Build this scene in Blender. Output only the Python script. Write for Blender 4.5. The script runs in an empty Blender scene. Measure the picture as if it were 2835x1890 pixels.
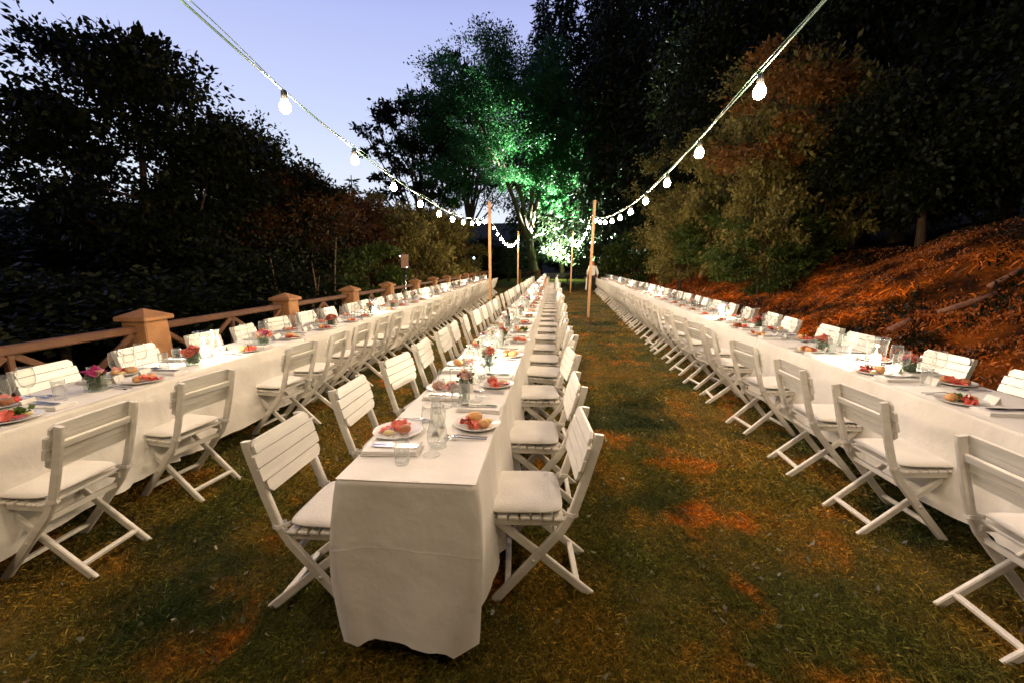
import bpy, bmesh, math, random
import numpy as np
from mathutils import Vector, Matrix
PI = math.pi
R = math.radians
S = bpy.context.scene
COL = S.collection
rng = np.random.default_rng(7)
random.seed(7)

# ------------------------------------------------------------------ camera
FPX, CAM_H = 1180.0, 1.57
PITCH = math.atan(213.0 / FPX)
YAW = math.atan(100.0 / FPX * math.cos(PITCH))
cam = bpy.data.cameras.new('camera')
cam.sensor_width = 36.0
cam.lens = FPX / 2835.0 * 36.0
cam.clip_start = 0.05
cam.clip_end = 600.0
cam_o = bpy.data.objects.new('camera', cam)
COL.objects.link(cam_o)
cam_o.location = (0, 0, CAM_H)
cam_o.rotation_euler = (PI / 2 - PITCH, 0, YAW)
S.camera = cam_o

# ------------------------------------------------------------------ dusk sky
world = bpy.data.worlds.new('World')
S.world = world
world.use_nodes = True
wn, wl = world.node_tree.nodes, world.node_tree.links
wn.clear()
w_out = wn.new('ShaderNodeOutputWorld')
w_bg = wn.new('ShaderNodeBackground')
w_tc = wn.new('ShaderNodeTexCoord')
w_sep = wn.new('ShaderNodeSeparateXYZ')
w_ramp = wn.new('ShaderNodeValToRGB')
w_dot = wn.new('ShaderNodeVectorMath'); w_dot.operation = 'DOT_PRODUCT'
w_dot.inputs[1].default_value = (-0.40, 0.90, 0.15)          # the side of the sky where the sun has gone down
w_map = wn.new('ShaderNodeMapRange')
w_map.inputs['From Min'].default_value = -0.5; w_map.inputs['From Max'].default_value = 0.75
w_map.inputs['To Min'].default_value = 0.10; w_map.inputs['To Max'].default_value = 1.0
w_mul = wn.new('ShaderNodeMixRGB'); w_mul.blend_type = 'MULTIPLY'; w_mul.inputs[0].default_value = 1.0
els = w_ramp.color_ramp.elements
els[0].position = 0.0;  els[0].color = (0.60, 0.66, 0.90, 1)
els[1].position = 1.0;  els[1].color = (0.07, 0.085, 0.24, 1)
for p, c in ((0.10, (0.84, 0.90, 1.0)), (0.19, (0.75, 0.83, 1.0)), (0.29, (0.62, 0.70, 1.0)), (0.45, (0.47, 0.53, 0.92)), (0.66, (0.18, 0.21, 0.50))):
    e = els.new(p); e.color = (*c, 1)
wl.new(w_tc.outputs['Generated'], w_sep.inputs[0])
wl.new(w_sep.outputs['Z'], w_ramp.inputs[0])
wl.new(w_tc.outputs['Generated'], w_dot.inputs[0])
wl.new(w_dot.outputs['Value'], w_map.inputs['Value'])
wl.new(w_ramp.outputs[0], w_mul.inputs[1])
wl.new(w_map.outputs[0], w_mul.inputs[2])
wl.new(w_mul.outputs[0], w_bg.inputs[0])
w_bg.inputs[1].default_value = 1.03
wl.new(w_bg.outputs[0], w_out.inputs[0])

# ------------------------------------------------------------------ exposure, lamps' strengths
S.view_settings.view_transform = 'Standard'
S.view_settings.look = 'None'
S.view_settings.exposure = 0.0
S.view_settings.gamma = 1.0
BULB_L = 860.0
BULB_C = (1.0, 0.74, 0.475)
CANDLE_W = 20.0
FLOOD_W = 420000.0
S.render.engine = 'CYCLES'
S.cycles.use_denoising = True
S.cycles.max_bounces = 8
S.cycles.diffuse_bounces = 3
S.cycles.transparent_max_bounces = 24
S.cycles.sample_clamp_indirect = 4.0
S.cycles.caustics_reflective = False
S.cycles.caustics_refractive = False

# ------------------------------------------------------------------ materials
def newmat(name):
    m = bpy.data.materials.new(name); m.use_nodes = True
    nt = m.node_tree; nt.nodes.clear()
    out = nt.nodes.new('ShaderNodeOutputMaterial')
    return m, nt, out

def N(nt, kind, **kw):
    n = nt.nodes.new(kind)
    for k, v in kw.items():
        if k.startswith('i_'):
            n.inputs[k[2:].replace('_', ' ')].default_value = v
        else:
            setattr(n, k, v)
    return n

def principled(name, col, rough=0.6, var=0.12, scale=8.0, bump=0.0, bscale=60.0, stretch=None, metal=0.0, spec=0.5, sheen=0.0, sss=0.0, col2=None):
    m, nt, out = newmat(name)
    b = N(nt, 'ShaderNodeBsdfPrincipled')
    b.inputs['Roughness'].default_value = rough
    b.inputs['Metallic'].default_value = metal
    b.inputs['Specular IOR Level'].default_value = spec
    if sheen: b.inputs['Sheen Weight'].default_value = sheen
    tc = N(nt, 'ShaderNodeTexCoord')
    mp = N(nt, 'ShaderNodeMapping')
    if stretch: mp.inputs['Scale'].default_value = stretch
    nt.links.new(tc.outputs['Object'], mp.inputs[0])
    oi = N(nt, 'ShaderNodeObjectInfo')
    no = N(nt, 'ShaderNodeTexNoise', noise_dimensions='4D')
    no.inputs['Scale'].default_value = scale; no.inputs['Detail'].default_value = 5
    ml = N(nt, 'ShaderNodeMath', operation='MULTIPLY'); ml.inputs[1].default_value = 37.0
    nt.links.new(oi.outputs['Random'], ml.inputs[0]); nt.links.new(ml.outputs[0], no.inputs['W'])
    nt.links.new(mp.outputs[0], no.inputs['Vector'])
    rp = N(nt, 'ShaderNodeValToRGB')
    c2 = col2 if col2 else tuple(c * (1 - var) for c in col)
    rp.color_ramp.elements[0].position = 0.3; rp.color_ramp.elements[0].color = (*c2, 1)
    rp.color_ramp.elements[1].position = 0.68; rp.color_ramp.elements[1].color = (*[min(1, c * (1 + var * .5)) for c in col], 1)
    nt.links.new(no.outputs[0], rp.inputs[0])
    nt.links.new(rp.outputs[0], b.inputs['Base Color'])
    if bump:
        n2 = N(nt, 'ShaderNodeTexNoise'); n2.inputs['Scale'].default_value = bscale; n2.inputs['Detail'].default_value = 6
        nt.links.new(mp.outputs[0], n2.inputs['Vector'])
        bp = N(nt, 'ShaderNodeBump'); bp.inputs['Strength'].default_value = bump; bp.inputs['Distance'].default_value = 0.01
        nt.links.new(n2.outputs[0], bp.inputs['Height']); nt.links.new(bp.outputs[0], b.inputs['Normal'])
    nt.links.new(b.outputs[0], out.inputs[0])
    return m

def leafmat(name, cols, trans=0.45, rough=0.5, spec=0.25):
    m, nt, out = newmat(name)
    g = N(nt, 'ShaderNodeNewGeometry')
    rp = N(nt, 'ShaderNodeValToRGB')
    e = rp.color_ramp.elements
    e[0].color = (*cols[0], 1); e[1].color = (*cols[-1], 1)
    for i, c in enumerate(cols[1:-1]):
        k = e.new((i + 1) / (len(cols) - 1)); k.color = (*c, 1)
    nt.links.new(g.outputs['Random Per Island'], rp.inputs[0])
    b = N(nt, 'ShaderNodeBsdfPrincipled'); b.inputs['Roughness'].default_value = rough
    b.inputs['Specular IOR Level'].default_value = spec
    t = N(nt, 'ShaderNodeBsdfTranslucent')
    mx = N(nt, 'ShaderNodeMixShader'); mx.inputs[0].default_value = trans
    nt.links.new(rp.outputs[0], b.inputs['Base Color']); nt.links.new(rp.outputs[0], t.inputs['Color'])
    nt.links.new(b.outputs[0], mx.inputs[1]); nt.links.new(t.outputs[0], mx.inputs[2]); nt.links.new(mx.outputs[0], out.inputs[0])
    return m

def glassmat(name, tint=(0.985, 0.99, 0.985), base=0.05, edge=0.62, rim_white=0.68):
    """thin blown glass: clear face on, reflecting toward its outline, where bright refraction is painted on as white."""
    m, nt, out = newmat(name)
    t = N(nt, 'ShaderNodeBsdfTransparent'); t.inputs[0].default_value = (*tint, 1)
    gl = N(nt, 'ShaderNodeBsdfGlossy'); gl.inputs['Roughness'].default_value = 0.06
    df = N(nt, 'ShaderNodeBsdfDiffuse'); df.inputs[0].default_value = (.85, .87, .85, 1)  # white diffuse stands in for light refracted at the glass edges
    m1 = N(nt, 'ShaderNodeMixShader'); m1.inputs[0].default_value = rim_white
    lw = N(nt, 'ShaderNodeLayerWeight'); lw.inputs[0].default_value = 0.5
    pw = N(nt, 'ShaderNodeMath', operation='POWER'); pw.inputs[1].default_value = 3.2
    mr = N(nt, 'ShaderNodeMapRange'); mr.inputs['To Min'].default_value = base; mr.inputs['To Max'].default_value = edge
    mx = N(nt, 'ShaderNodeMixShader')
    nt.links.new(lw.outputs['Facing'], pw.inputs[0]); nt.links.new(pw.outputs[0], mr.inputs['Value'])
    nt.links.new(gl.outputs[0], m1.inputs[1]); nt.links.new(df.outputs[0], m1.inputs[2])
    nt.links.new(mr.outputs[0], mx.inputs[0]); nt.links.new(t.outputs[0], mx.inputs[1]); nt.links.new(m1.outputs[0], mx.inputs[2])
    nt.links.new(mx.outputs[0], out.inputs[0])
    return m

def emitmat(name, col, strength):
    m, nt, out = newmat(name)
    e = N(nt, 'ShaderNodeEmission'); e.inputs[0].default_value = (*col, 1); e.inputs[1].default_value = strength
    nt.links.new(e.outputs[0], out.inputs[0])
    return m

M = {}
M['paint'] = principled('white_chair_paint', (0.78, 0.755, 0.69), 0.42, 0.10, 6, 0.10, 40, (1, 1, 6))
M['cushion'] = principled('cushion_cotton', (0.80, 0.775, 0.72), 0.9, 0.05, 5, 0.25, 90, sheen=0.2)
M['napkin'] = principled('napkin_linen', (0.82, 0.80, 0.765), 0.9, 0.04, 9, 0.2, 160)
M['card'] = principled('card_paper', (0.80, 0.78, 0.73), 0.7, 0.02, 9)
M['china'] = principled('white_china', (0.80, 0.79, 0.76), 0.12, 0.02, 5)
M['steel'] = principled('cutlery_steel', (0.62, 0.62, 0.64), 0.18, 0.05, 20, metal=1.0)
M['roll'] = principled('bread_crust', (0.56, 0.24, 0.075), 0.6, 0.25, 28, 0.5, 60, col2=(0.70, 0.42, 0.18))
M['crust'] = principled('dark_crust', (0.30, 0.085, 0.03), 0.55, 0.3, 30, 0.5, 60, col2=(0.45, 0.17, 0.06))
M['ham'] = principled('ham', (0.62, 0.085, 0.06), 0.35, 0.35, 45, 0.3, 80, col2=(0.72, 0.25, 0.17))
M['salami'] = principled('salami', (0.46, 0.035, 0.025), 0.4, 0.4, 130, 0.2, 120, col2=(0.62, 0.16, 0.11))
M['melon'] = principled('pale_cheese', (0.72, 0.60, 0.30), 0.5, 0.1, 20, 0.2, 60)
M['lettuce'] = leafmat('lettuce_leaf', [(0.05, 0.10, 0.015), (0.10, 0.18, 0.03), (0.16, 0.22, 0.06)], 0.3)
M['green'] = leafmat('vase_leaf', [(0.03, 0.07, 0.012), (0.07, 0.13, 0.025), (0.12, 0.17, 0.05)], 0.3)
M['petal_pink'] = leafmat('magenta_petal', [(0.42, 0.03, 0.16), (0.60, 0.07, 0.28), (0.70, 0.22, 0.40)], 0.35)
M['petal_coral'] = leafmat('coral_petal', [(0.62, 0.13, 0.10), (0.75, 0.24, 0.17), (0.80, 0.40, 0.30)], 0.35)
M['petal_pale'] = leafmat('pale_petal', [(0.70, 0.40, 0.33), (0.78, 0.55, 0.45), (0.80, 0.66, 0.55)], 0.35)
M['petal_red'] = leafmat('rust_petal', [(0.30, 0.05, 0.03), (0.45, 0.10, 0.05), (0.38, 0.16, 0.10)], 0.35)
M['glass'] = glassmat('clear_glass')
M['vase'] = glassmat('vase_glass', (0.96, 0.985, 0.97))
M['hurricane'] = glassmat('hurricane_glass', (.985, .99, .985), .04, .7, .03)
M['wine'] = principled('dark_bottle', (0.03, 0.018, 0.010), 0.08, 0.1, 4)
M['wood'] = principled('batten_wood', (0.66, 0.38, 0.19), 0.6, 0.25, 5, 0.25, 40, (6, 6, 0.5))
M['stone'] = principled('pillar_sandstone', (0.40, 0.19, 0.075), 0.8, 0.28, 7, 0.5, 45)
M['rail'] = principled('rail_wood', (0.125, 0.050, 0.018), 0.7, 0.35, 6, 0.4, 50, (1, 1, 1))
M['cable'] = principled('cable_rubber', (0.10, 0.19, 0.15), 0.35, 0.1, 10)
M['socket'] = principled('socket_black', (0.03, 0.03, 0.03), 0.4, 0.1, 10)
M['bark'] = principled('bark', (0.10, 0.062, 0.035), 0.9, 0.5, 6, 0.9, 22, (3, 3, 0.6))
M['bark_pale'] = principled('pale_bark', (0.20, 0.14, 0.09), 0.9, 0.5, 6, 0.9, 22, (3, 3, 0.6))
M['log'] = principled('fallen_log', (0.36, 0.17, 0.10), 0.9, 0.4, 8, 0.8, 30, (1, 6, 6))
M['black'] = principled('black_plastic', (0.02, 0.02, 0.022), 0.45, 0.2, 12)
M['speakerwood'] = principled('speaker_grille', (0.22, 0.11, 0.055), 0.55, 0.2, 60, 0.4, 200)
M['shirt'] = principled('white_shirt', (0.72, 0.70, 0.66), 0.85, 0.08, 12, 0.3, 60)
M['trousers'] = principled('dark_trousers', (0.035, 0.018, 0.014), 0.85, 0.2, 12)
M['skin'] = principled('skin', (0.50, 0.23, 0.14), 0.5, 0.08, 10)
M['hair'] = principled('red_hair', (0.38, 0.10, 0.04), 0.6, 0.3, 50, 0.5, 90)
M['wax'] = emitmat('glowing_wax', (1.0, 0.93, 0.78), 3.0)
M['flame'] = emitmat('candle_flame', (1.0, 0.86, 0.60), 60.0)
M['bulb'] = emitmat('bulb_glow', BULB_C, BULB_L)
M['floodface'] = emitmat('flood_glass', (0.92, 1.0, 0.95), 40.0)
M['led'] = emitmat('led_glow', (0.75, 0.85, 1.0), 14.0)
M['bench'] = principled('bench_wood', (0.22, 0.24, 0.20), 0.7, 0.2, 8, 0.2, 30)
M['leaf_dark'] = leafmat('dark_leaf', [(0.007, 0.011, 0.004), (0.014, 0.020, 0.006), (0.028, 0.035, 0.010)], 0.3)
M['leaf_hero'] = leafmat('linden_leaf', [(0.020, 0.085, 0.022), (0.034, 0.140, 0.040), (0.062, 0.190, 0.062)], 0.4, 0.4, 0.4)
M['leaf_mid'] = leafmat('olive_leaf', [(0.12, 0.11, 0.025), (0.22, 0.19, 0.045), (0.34, 0.28, 0.09)], 0.35)
M['leaf_rust'] = leafmat('rust_leaf', [(0.06, 0.027, 0.008), (0.11, 0.046, 0.012), (0.17, 0.085, 0.028)], 0.35)
M['leaf_glow'] = leafmat('autumn_leaf', [(0.10, 0.050, 0.010), (0.23, 0.10, 0.018), (0.36, 0.18, 0.05)], 0.4)
M['leaf_bush'] = leafmat('bush_leaf', [(0.035, 0.06, 0.012), (0.07, 0.11, 0.02), (0.14, 0.18, 0.04)], 0.35)
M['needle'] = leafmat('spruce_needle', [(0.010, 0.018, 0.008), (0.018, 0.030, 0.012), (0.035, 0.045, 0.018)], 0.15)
M['deadleaf'] = leafmat('dead_leaf', [(0.14, 0.032, 0.004), (0.50, 0.14, 0.014), (0.64, 0.19, 0.026), (0.66, 0.30, 0.15)], 0.25, 0.6)
M['fallen'] = leafmat('fallen_leaf', [(0.05, 0.06, 0.03), (0.11, 0.115, 0.06), (0.20, 0.20, 0.14), (0.16, 0.09, 0.04)], 0.2, 0.35, 0.5)

def lawn_colour(nt):
    """mown lawn with worn, dry and rust-brown patches; returns a colour socket (world-space)."""
    g = N(nt, 'ShaderNodeNewGeometry')
    def noise(scale, det=5, off=(0, 0, 0)):
        mp = N(nt, 'ShaderNodeMapping'); mp.inputs['Location'].default_value = off
        nt.links.new(g.outputs['Position'], mp.inputs[0])
        n = N(nt, 'ShaderNodeTexNoise'); n.inputs['Scale'].default_value = scale; n.inputs['Detail'].default_value = det
        n.inputs['Roughness'].default_value = 0.6
        nt.links.new(mp.outputs[0], n.inputs['Vector'])
        return n.outputs[0]
    def mask(sock, a, b):
        m = N(nt, 'ShaderNodeMapRange', interpolation_type='SMOOTHSTEP')
        m.inputs['From Min'].default_value = a; m.inputs['From Max'].default_value = b
        nt.links.new(sock, m.inputs['Value']); return m.outputs[0]
    def mix(fac, a, b):
        x = N(nt, 'ShaderNodeMixRGB'); nt.links.new(fac, x.inputs[0])
        for i, c in ((1, a), (2, b)):
            if isinstance(c, tuple): x.inputs[i].default_value = (*c, 1)
            else: nt.links.new(c, x.inputs[i])
        return x.outputs[0]
    base = mix(mask(noise(0.9, 6), 0.40, 0.62), (0.155, 0.160, 0.040), (0.340, 0.225, 0.042))
    base = mix(mask(noise(1.7, 6, (7, 3, 0)), 0.52, 0.70), base, (0.50, 0.24, 0.036))
    base = mix(mask(noise(1.15, 5, (21, 9, 0)), 0.57, 0.70), base, (0.80, 0.28, 0.036))
    base = mix(mask(noise(0.75, 6, (2, 31, 0)), 0.50, 0.68), base, (0.045, 0.070, 0.022))
    fine = noise(55, 6, (1, 1, 1))
    fm = N(nt, 'ShaderNodeMapRange'); fm.inputs['From Min'].default_value = 0.3; fm.inputs['From Max'].default_value = 0.75
    fm.inputs['To Min'].default_value = 0.45; fm.inputs['To Max'].default_value = 1.5
    nt.links.new(fine, fm.inputs['Value'])
    x = N(nt, 'ShaderNodeMixRGB', blend_type='MULTIPLY'); x.inputs[0].default_value = 1.0
    nt.links.new(base, x.inputs[1]); nt.links.new(fm.outputs[0], x.inputs[2])
    # the bank above the lawn: dead leaves and earth, with tree shade painted into the colour
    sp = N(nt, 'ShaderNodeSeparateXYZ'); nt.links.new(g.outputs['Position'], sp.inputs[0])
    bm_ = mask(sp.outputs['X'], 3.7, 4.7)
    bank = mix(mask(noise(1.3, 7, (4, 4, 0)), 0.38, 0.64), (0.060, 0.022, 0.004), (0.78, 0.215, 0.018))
    bank = mix(mask(sp.outputs['X'], 6.6, 8.6), bank, (0.020, 0.015, 0.008))  # fades to near black up the slope: shade of the trees, painted in
    bank = mix(mask(sp.outputs['Y'], 5.6, 3.2), bank, (0.022, 0.018, 0.008))  # near end darkened as well: dark weeds and soil plus painted shade
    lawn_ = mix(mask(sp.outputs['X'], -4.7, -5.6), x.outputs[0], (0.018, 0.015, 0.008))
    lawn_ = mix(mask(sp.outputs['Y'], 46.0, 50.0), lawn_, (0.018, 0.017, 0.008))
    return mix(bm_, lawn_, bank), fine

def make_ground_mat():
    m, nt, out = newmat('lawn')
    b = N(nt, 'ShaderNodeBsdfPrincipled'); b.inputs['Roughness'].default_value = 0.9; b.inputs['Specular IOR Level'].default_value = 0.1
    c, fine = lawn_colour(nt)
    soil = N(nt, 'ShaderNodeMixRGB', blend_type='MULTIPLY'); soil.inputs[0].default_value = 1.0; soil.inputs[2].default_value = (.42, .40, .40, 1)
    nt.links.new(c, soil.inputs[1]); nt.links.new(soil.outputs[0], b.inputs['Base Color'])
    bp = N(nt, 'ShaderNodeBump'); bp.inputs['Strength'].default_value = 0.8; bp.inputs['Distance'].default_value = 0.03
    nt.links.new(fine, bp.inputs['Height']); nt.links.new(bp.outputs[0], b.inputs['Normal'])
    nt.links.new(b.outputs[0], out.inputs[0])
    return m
def make_blade_mat():
    m, nt, out = newmat('grass_blade')
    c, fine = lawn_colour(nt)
    g = N(nt, 'ShaderNodeNewGeometry')
    rp = N(nt, 'ShaderNodeValToRGB'); e = rp.color_ramp.elements
    e[0].color = (0.45, 0.5, 0.4, 1); e[1].color = (2.3, 2.1, 1.7, 1); e[1].position = 1.0
    k = e.new(0.7); k.color = (1.2, 1.2, 1.0, 1)
    nt.links.new(g.outputs['Random Per Island'], rp.inputs[0])
    x = N(nt, 'ShaderNodeMixRGB', blend_type='MULTIPLY'); x.inputs[0].default_value = 1.0
    nt.links.new(c, x.inputs[1]); nt.links.new(rp.outputs[0], x.inputs[2])
    b = N(nt, 'ShaderNodeBsdfPrincipled'); b.inputs['Roughness'].default_value = 0.5; b.inputs['Specular IOR Level'].default_value = 0.3
    t = N(nt, 'ShaderNodeBsdfTranslucent')
    mx = N(nt, 'ShaderNodeMixShader'); mx.inputs[0].default_value = 0.25
    nt.links.new(x.outputs[0], b.inputs['Base Color']); nt.links.new(x.outputs[0], t.inputs['Color'])
    nt.links.new(b.outputs[0], mx.inputs[1]); nt.links.new(t.outputs[0], mx.inputs[2]); nt.links.new(mx.outputs[0], out.inputs[0])
    return m
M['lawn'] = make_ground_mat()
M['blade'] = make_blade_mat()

def make_cloth_mat():
    m, nt, out = newmat('tablecloth_linen')
    tc = N(nt, 'ShaderNodeTexCoord')
    b = N(nt, 'ShaderNodeBsdfPrincipled'); b.inputs['Roughness'].default_value = 0.85; b.inputs['Sheen Weight'].default_value = 0.15
    n1 = N(nt, 'ShaderNodeTexNoise'); n1.inputs['Scale'].default_value = 3.5; n1.inputs['Detail'].default_value = 6
    nt.links.new(tc.outputs['Object'], n1.inputs['Vector'])
    rp = N(nt, 'ShaderNodeValToRGB'); e = rp.color_ramp.elements
    e[0].position = 0.3; e[0].color = (0.74, 0.715, 0.665, 1); e[1].position = 0.7; e[1].color = (0.83, 0.81, 0.765, 1)
    nt.links.new(n1.outputs[0], rp.inputs[0]); nt.links.new(rp.outputs[0], b.inputs['Base Color'])
    n2 = N(nt, 'ShaderNodeTexNoise'); n2.inputs['Scale'].default_value = 260; n2.inputs['Detail'].default_value = 2
    n3 = N(nt, 'ShaderNodeTexNoise'); n3.inputs['Scale'].default_value = 7; n3.inputs['Detail'].default_value = 4
    for n in (n2, n3): nt.links.new(tc.outputs['Object'], n.inputs['Vector'])
    b1 = N(nt, 'ShaderNodeBump'); b1.inputs['Strength'].default_value = 0.25; b1.inputs['Distance'].default_value = 0.002
    b2 = N(nt, 'ShaderNodeBump'); b2.inputs['Strength'].default_value = 0.55; b2.inputs['Distance'].default_value = 0.02
    nt.links.new(n2.outputs[0], b1.inputs['Height']); nt.links.new(n3.outputs[0], b2.inputs['Height'])
    nt.links.new(b1.outputs[0], b2.inputs['Normal']); nt.links.new(b2.outputs[0], b.inputs['Normal'])
    nt.links.new(b.outputs[0], out.inputs[0])
    return m
M['cloth'] = make_cloth_mat()

# ------------------------------------------------------------------ mesh building
class MB:
    def __init__(s): s.v = []; s.f = []; s.sm = []; s.mi = []; s.cur = 0
    def add(s, vs, fs, smooth=False, mi=None):
        o = len(s.v); s.v.extend([tuple(v) for v in vs])
        for f in fs:
            s.f.append(tuple(i + o for i in f)); s.sm.append(smooth); s.mi.append(s.cur if mi is None else mi)
        return s
    def box(s, c, d, ch=0.0, rot=None):
        x, y, z = d[0] / 2, d[1] / 2, d[2] / 2
        if ch <= 0:
            vs = [Vector((a * x, b * y, e * z)) for a in (-1, 1) for b in (-1, 1) for e in (-1, 1)]
            fs = [(0, 1, 3, 2), (4, 6, 7, 5), (0, 4, 5, 1), (2, 3, 7, 6), (0, 2, 6, 4), (1, 5, 7, 3)]
            if rot: vs = [rot @ v for v in vs]
            return s.add([v + Vector(c) for v in vs], fs)
        bm = bmesh.new(); bmesh.ops.create_cube(bm, size=1.0)
        for v in bm.verts: v.co = Vector((v.co.x * d[0], v.co.y * d[1], v.co.z * d[2]))
        bmesh.ops.bevel(bm, geom=bm.edges[:], offset=min(ch, min(d) * .45), segments=1, affect='EDGES')
        if rot: bmesh.ops.transform(bm, matrix=rot.to_4x4(), verts=bm.verts)
        bm.verts.index_update()
        s.add([v.co + Vector(c) for v in bm.verts], [[v.index for v in f.verts] for f in bm.faces]); bm.free()
        return s
    def path(s, pts, w, h, side, ch=0.004):
        """rectangular bar with chamfered edges along points; side = the direction the width w is measured in."""
        pts = [Vector(p) for p in pts]; side = Vector(side).normalized(); rings = []
        for i, p in enumerate(pts):
            d = (pts[min(i + 1, len(pts) - 1)] - pts[max(i - 1, 0)]).normalized()
            u = side - d * side.dot(d); u.normalize(); n = d.cross(u)
            a, b = w / 2, h / 2
            cs = [(-a + ch, -b), (a - ch, -b), (a, -b + ch), (a, b - ch), (a - ch, b), (-a + ch, b), (-a, b - ch), (-a, -b + ch)]
            rings.append([p + u * x + n * y for x, y in cs])
        vs = [v for r in rings for v in r]; fs = []
        for i in range(len(pts) - 1):
            for k in range(8):
                fs.append((i * 8 + k, i * 8 + (k + 1) % 8, i * 8 + 8 + (k + 1) % 8, i * 8 + 8 + k))
        fs.append(tuple(range(7, -1, -1))); fs.append(tuple((len(pts) - 1) * 8 + k for k in range(8)))
        return s.add(vs, fs)
    def tube(s, pts, rad, n=6, cap=True):
        pts = [Vector(p) for p in pts]
        rad = rad if hasattr(rad, '__len__') else [rad] * len(pts)
        vs = []; fs = []; u = None
        for i, p in enumerate(pts):
            d = (pts[min(i + 1, len(pts) - 1)] - pts[max(i - 1, 0)]).normalized()
            if u is None: u = d.orthogonal().normalized()
            u = (u - d * u.dot(d)).normalized(); w = d.cross(u)
            for k in range(n):
                a = 2 * PI * k / n; vs.append(p + (u * math.cos(a) + w * math.sin(a)) * rad[i])
        for i in range(len(pts) - 1):
            for k in range(n): fs.append((i * n + k, i * n + (k + 1) % n, i * n + n + (k + 1) % n, i * n + n + k))
        if cap:
            fs.append(tuple(range(n - 1, -1, -1))); fs.append(tuple((len(pts) - 1) * n + k for k in range(n)))
        return s.add(vs, fs, True)
    def lathe(s, prof, n=16, c=(0, 0, 0)):
        vs = []; fs = []
        for r, z in prof:
            for k in range(n):
                a = 2 * PI * k / n; vs.append((c[0] + r * math.cos(a), c[1] + r * math.sin(a), c[2] + z))
        for i in range(len(prof) - 1):
            for k in range(n): fs.append((i * n + k, i * n + (k + 1) % n, i * n + n + (k + 1) % n, i * n + n + k))
        return s.add(vs, fs, True)
    def ball(s, c, r, seed=0, lump=0.0, nu=12, nv=8, rot=None):
        rr = random.Random(seed); ph = [rr.uniform(0, 6.3) for _ in range(6)]
        r = Vector(r) if hasattr(r, '__len__') else Vector((r, r, r)); vs = []; fs = []
        for j in range(nv + 1):
            t = PI * j / nv
            for i in range(nu):
                a = 2 * PI * i / nu
                d = Vector((math.sin(t) * math.cos(a), math.sin(t) * math.sin(a), math.cos(t)))
                k = 1 + lump * (math.sin(3 * d.x + ph[0]) * math.sin(4 * d.y + ph[1]) + .6 * math.sin(6 * d.z + 4 * d.x + ph[2]))
                p = Vector((d.x * r.x, d.y * r.y, d.z * r.z)) * k
                if rot: p = rot @ p
                vs.append(p + Vector(c))
        for j in range(nv):
            for i in range(nu): fs.append((j * nu + i, j * nu + nu + i, j * nu + nu + (i + 1) % nu, j * nu + (i + 1) % nu))
        return s.add(vs, fs, True)
    def mesh(s, name, mats):
        me = bpy.data.meshes.new(name)
        me.from_pydata(s.v, [], s.f)
        mats = mats if isinstance(mats, (list, tuple)) else [mats]
        for m in mats: me.materials.append(M[m])
        me.polygons.foreach_set('use_smooth', s.sm)
        if len(mats) > 1: me.polygons.foreach_set('material_index', s.mi)
        me.update()
        return me

def quads_mesh(name, V, mats, mi=None, nv=4):
    """V: (n, nv, 3) array -> one face each."""
    n = V.shape[0]; me = bpy.data.meshes.new(name)
    me.vertices.add(n * nv); me.vertices.foreach_set('co', V.reshape(-1).astype(np.float32))
    me.loops.add(n * nv); me.loops.foreach_set('vertex_index', np.arange(n * nv, dtype=np.int32))
    me.polygons.add(n); me.polygons.foreach_set('loop_start', np.arange(0, n * nv, nv, dtype=np.int32))
    me.polygons.foreach_set('loop_total', np.full(n, nv, dtype=np.int32))
    for m in (mats if isinstance(mats, (list, tuple)) else [mats]): me.materials.append(M[m])
    if mi is not None: me.polygons.foreach_set('material_index', mi.astype(np.int32))
    me.update(); me.validate()
    return me

# ------------------------------------------------------------------ objects
def tag(o, label=None, cat=None, group=None, kind=None):
    if label: o['label'] = label
    if cat: o['category'] = cat
    if group: o['group'] = group
    if kind: o['kind'] = kind
    return o
def place(name, me, loc=(0, 0, 0), rz=0.0, parent=None, sc=None, **kw):
    o = bpy.data.objects.new(name, me); COL.objects.link(o)
    o.location = loc; o.rotation_euler = (0, 0, rz)
    if sc is not None: o.scale = sc if hasattr(sc, '__len__') else (sc, sc, sc)
    if parent: o.parent = parent
    return tag(o, **kw)
def build(spec, name, loc, rz=0.0, sc=None, **kw):
    """an Empty and its parts; spec = [(part name, mesh, [(sub-part name, mesh), ...]), ...] with shared mesh data."""
    t = place(name, None, loc, rz, None, sc, **kw)
    t.empty_display_size = 0.05
    for p in spec:
        o = place(p[0], p[1], parent=t)
        for q in (p[2] if len(p) > 2 else ()): place(q[0], q[1], parent=o)
    return t

ONES = ['', 'first', 'second', 'third', 'fourth', 'fifth', 'sixth', 'seventh', 'eighth', 'ninth', 'tenth', 'eleventh', 'twelfth', 'thirteenth',
        'fourteenth', 'fifteenth', 'sixteenth', 'seventeenth', 'eighteenth', 'nineteenth']
def nth(k):
    if k < 20: return ONES[k]
    t, u = divmod(k, 10)
    return (['', '', 'twentieth', 'thirtieth', 'fortieth', 'fiftieth'][t] if u == 0 else ['', '', 'twenty', 'thirty', 'forty', 'fifty'][t] + '-' + ONES[u])

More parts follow.
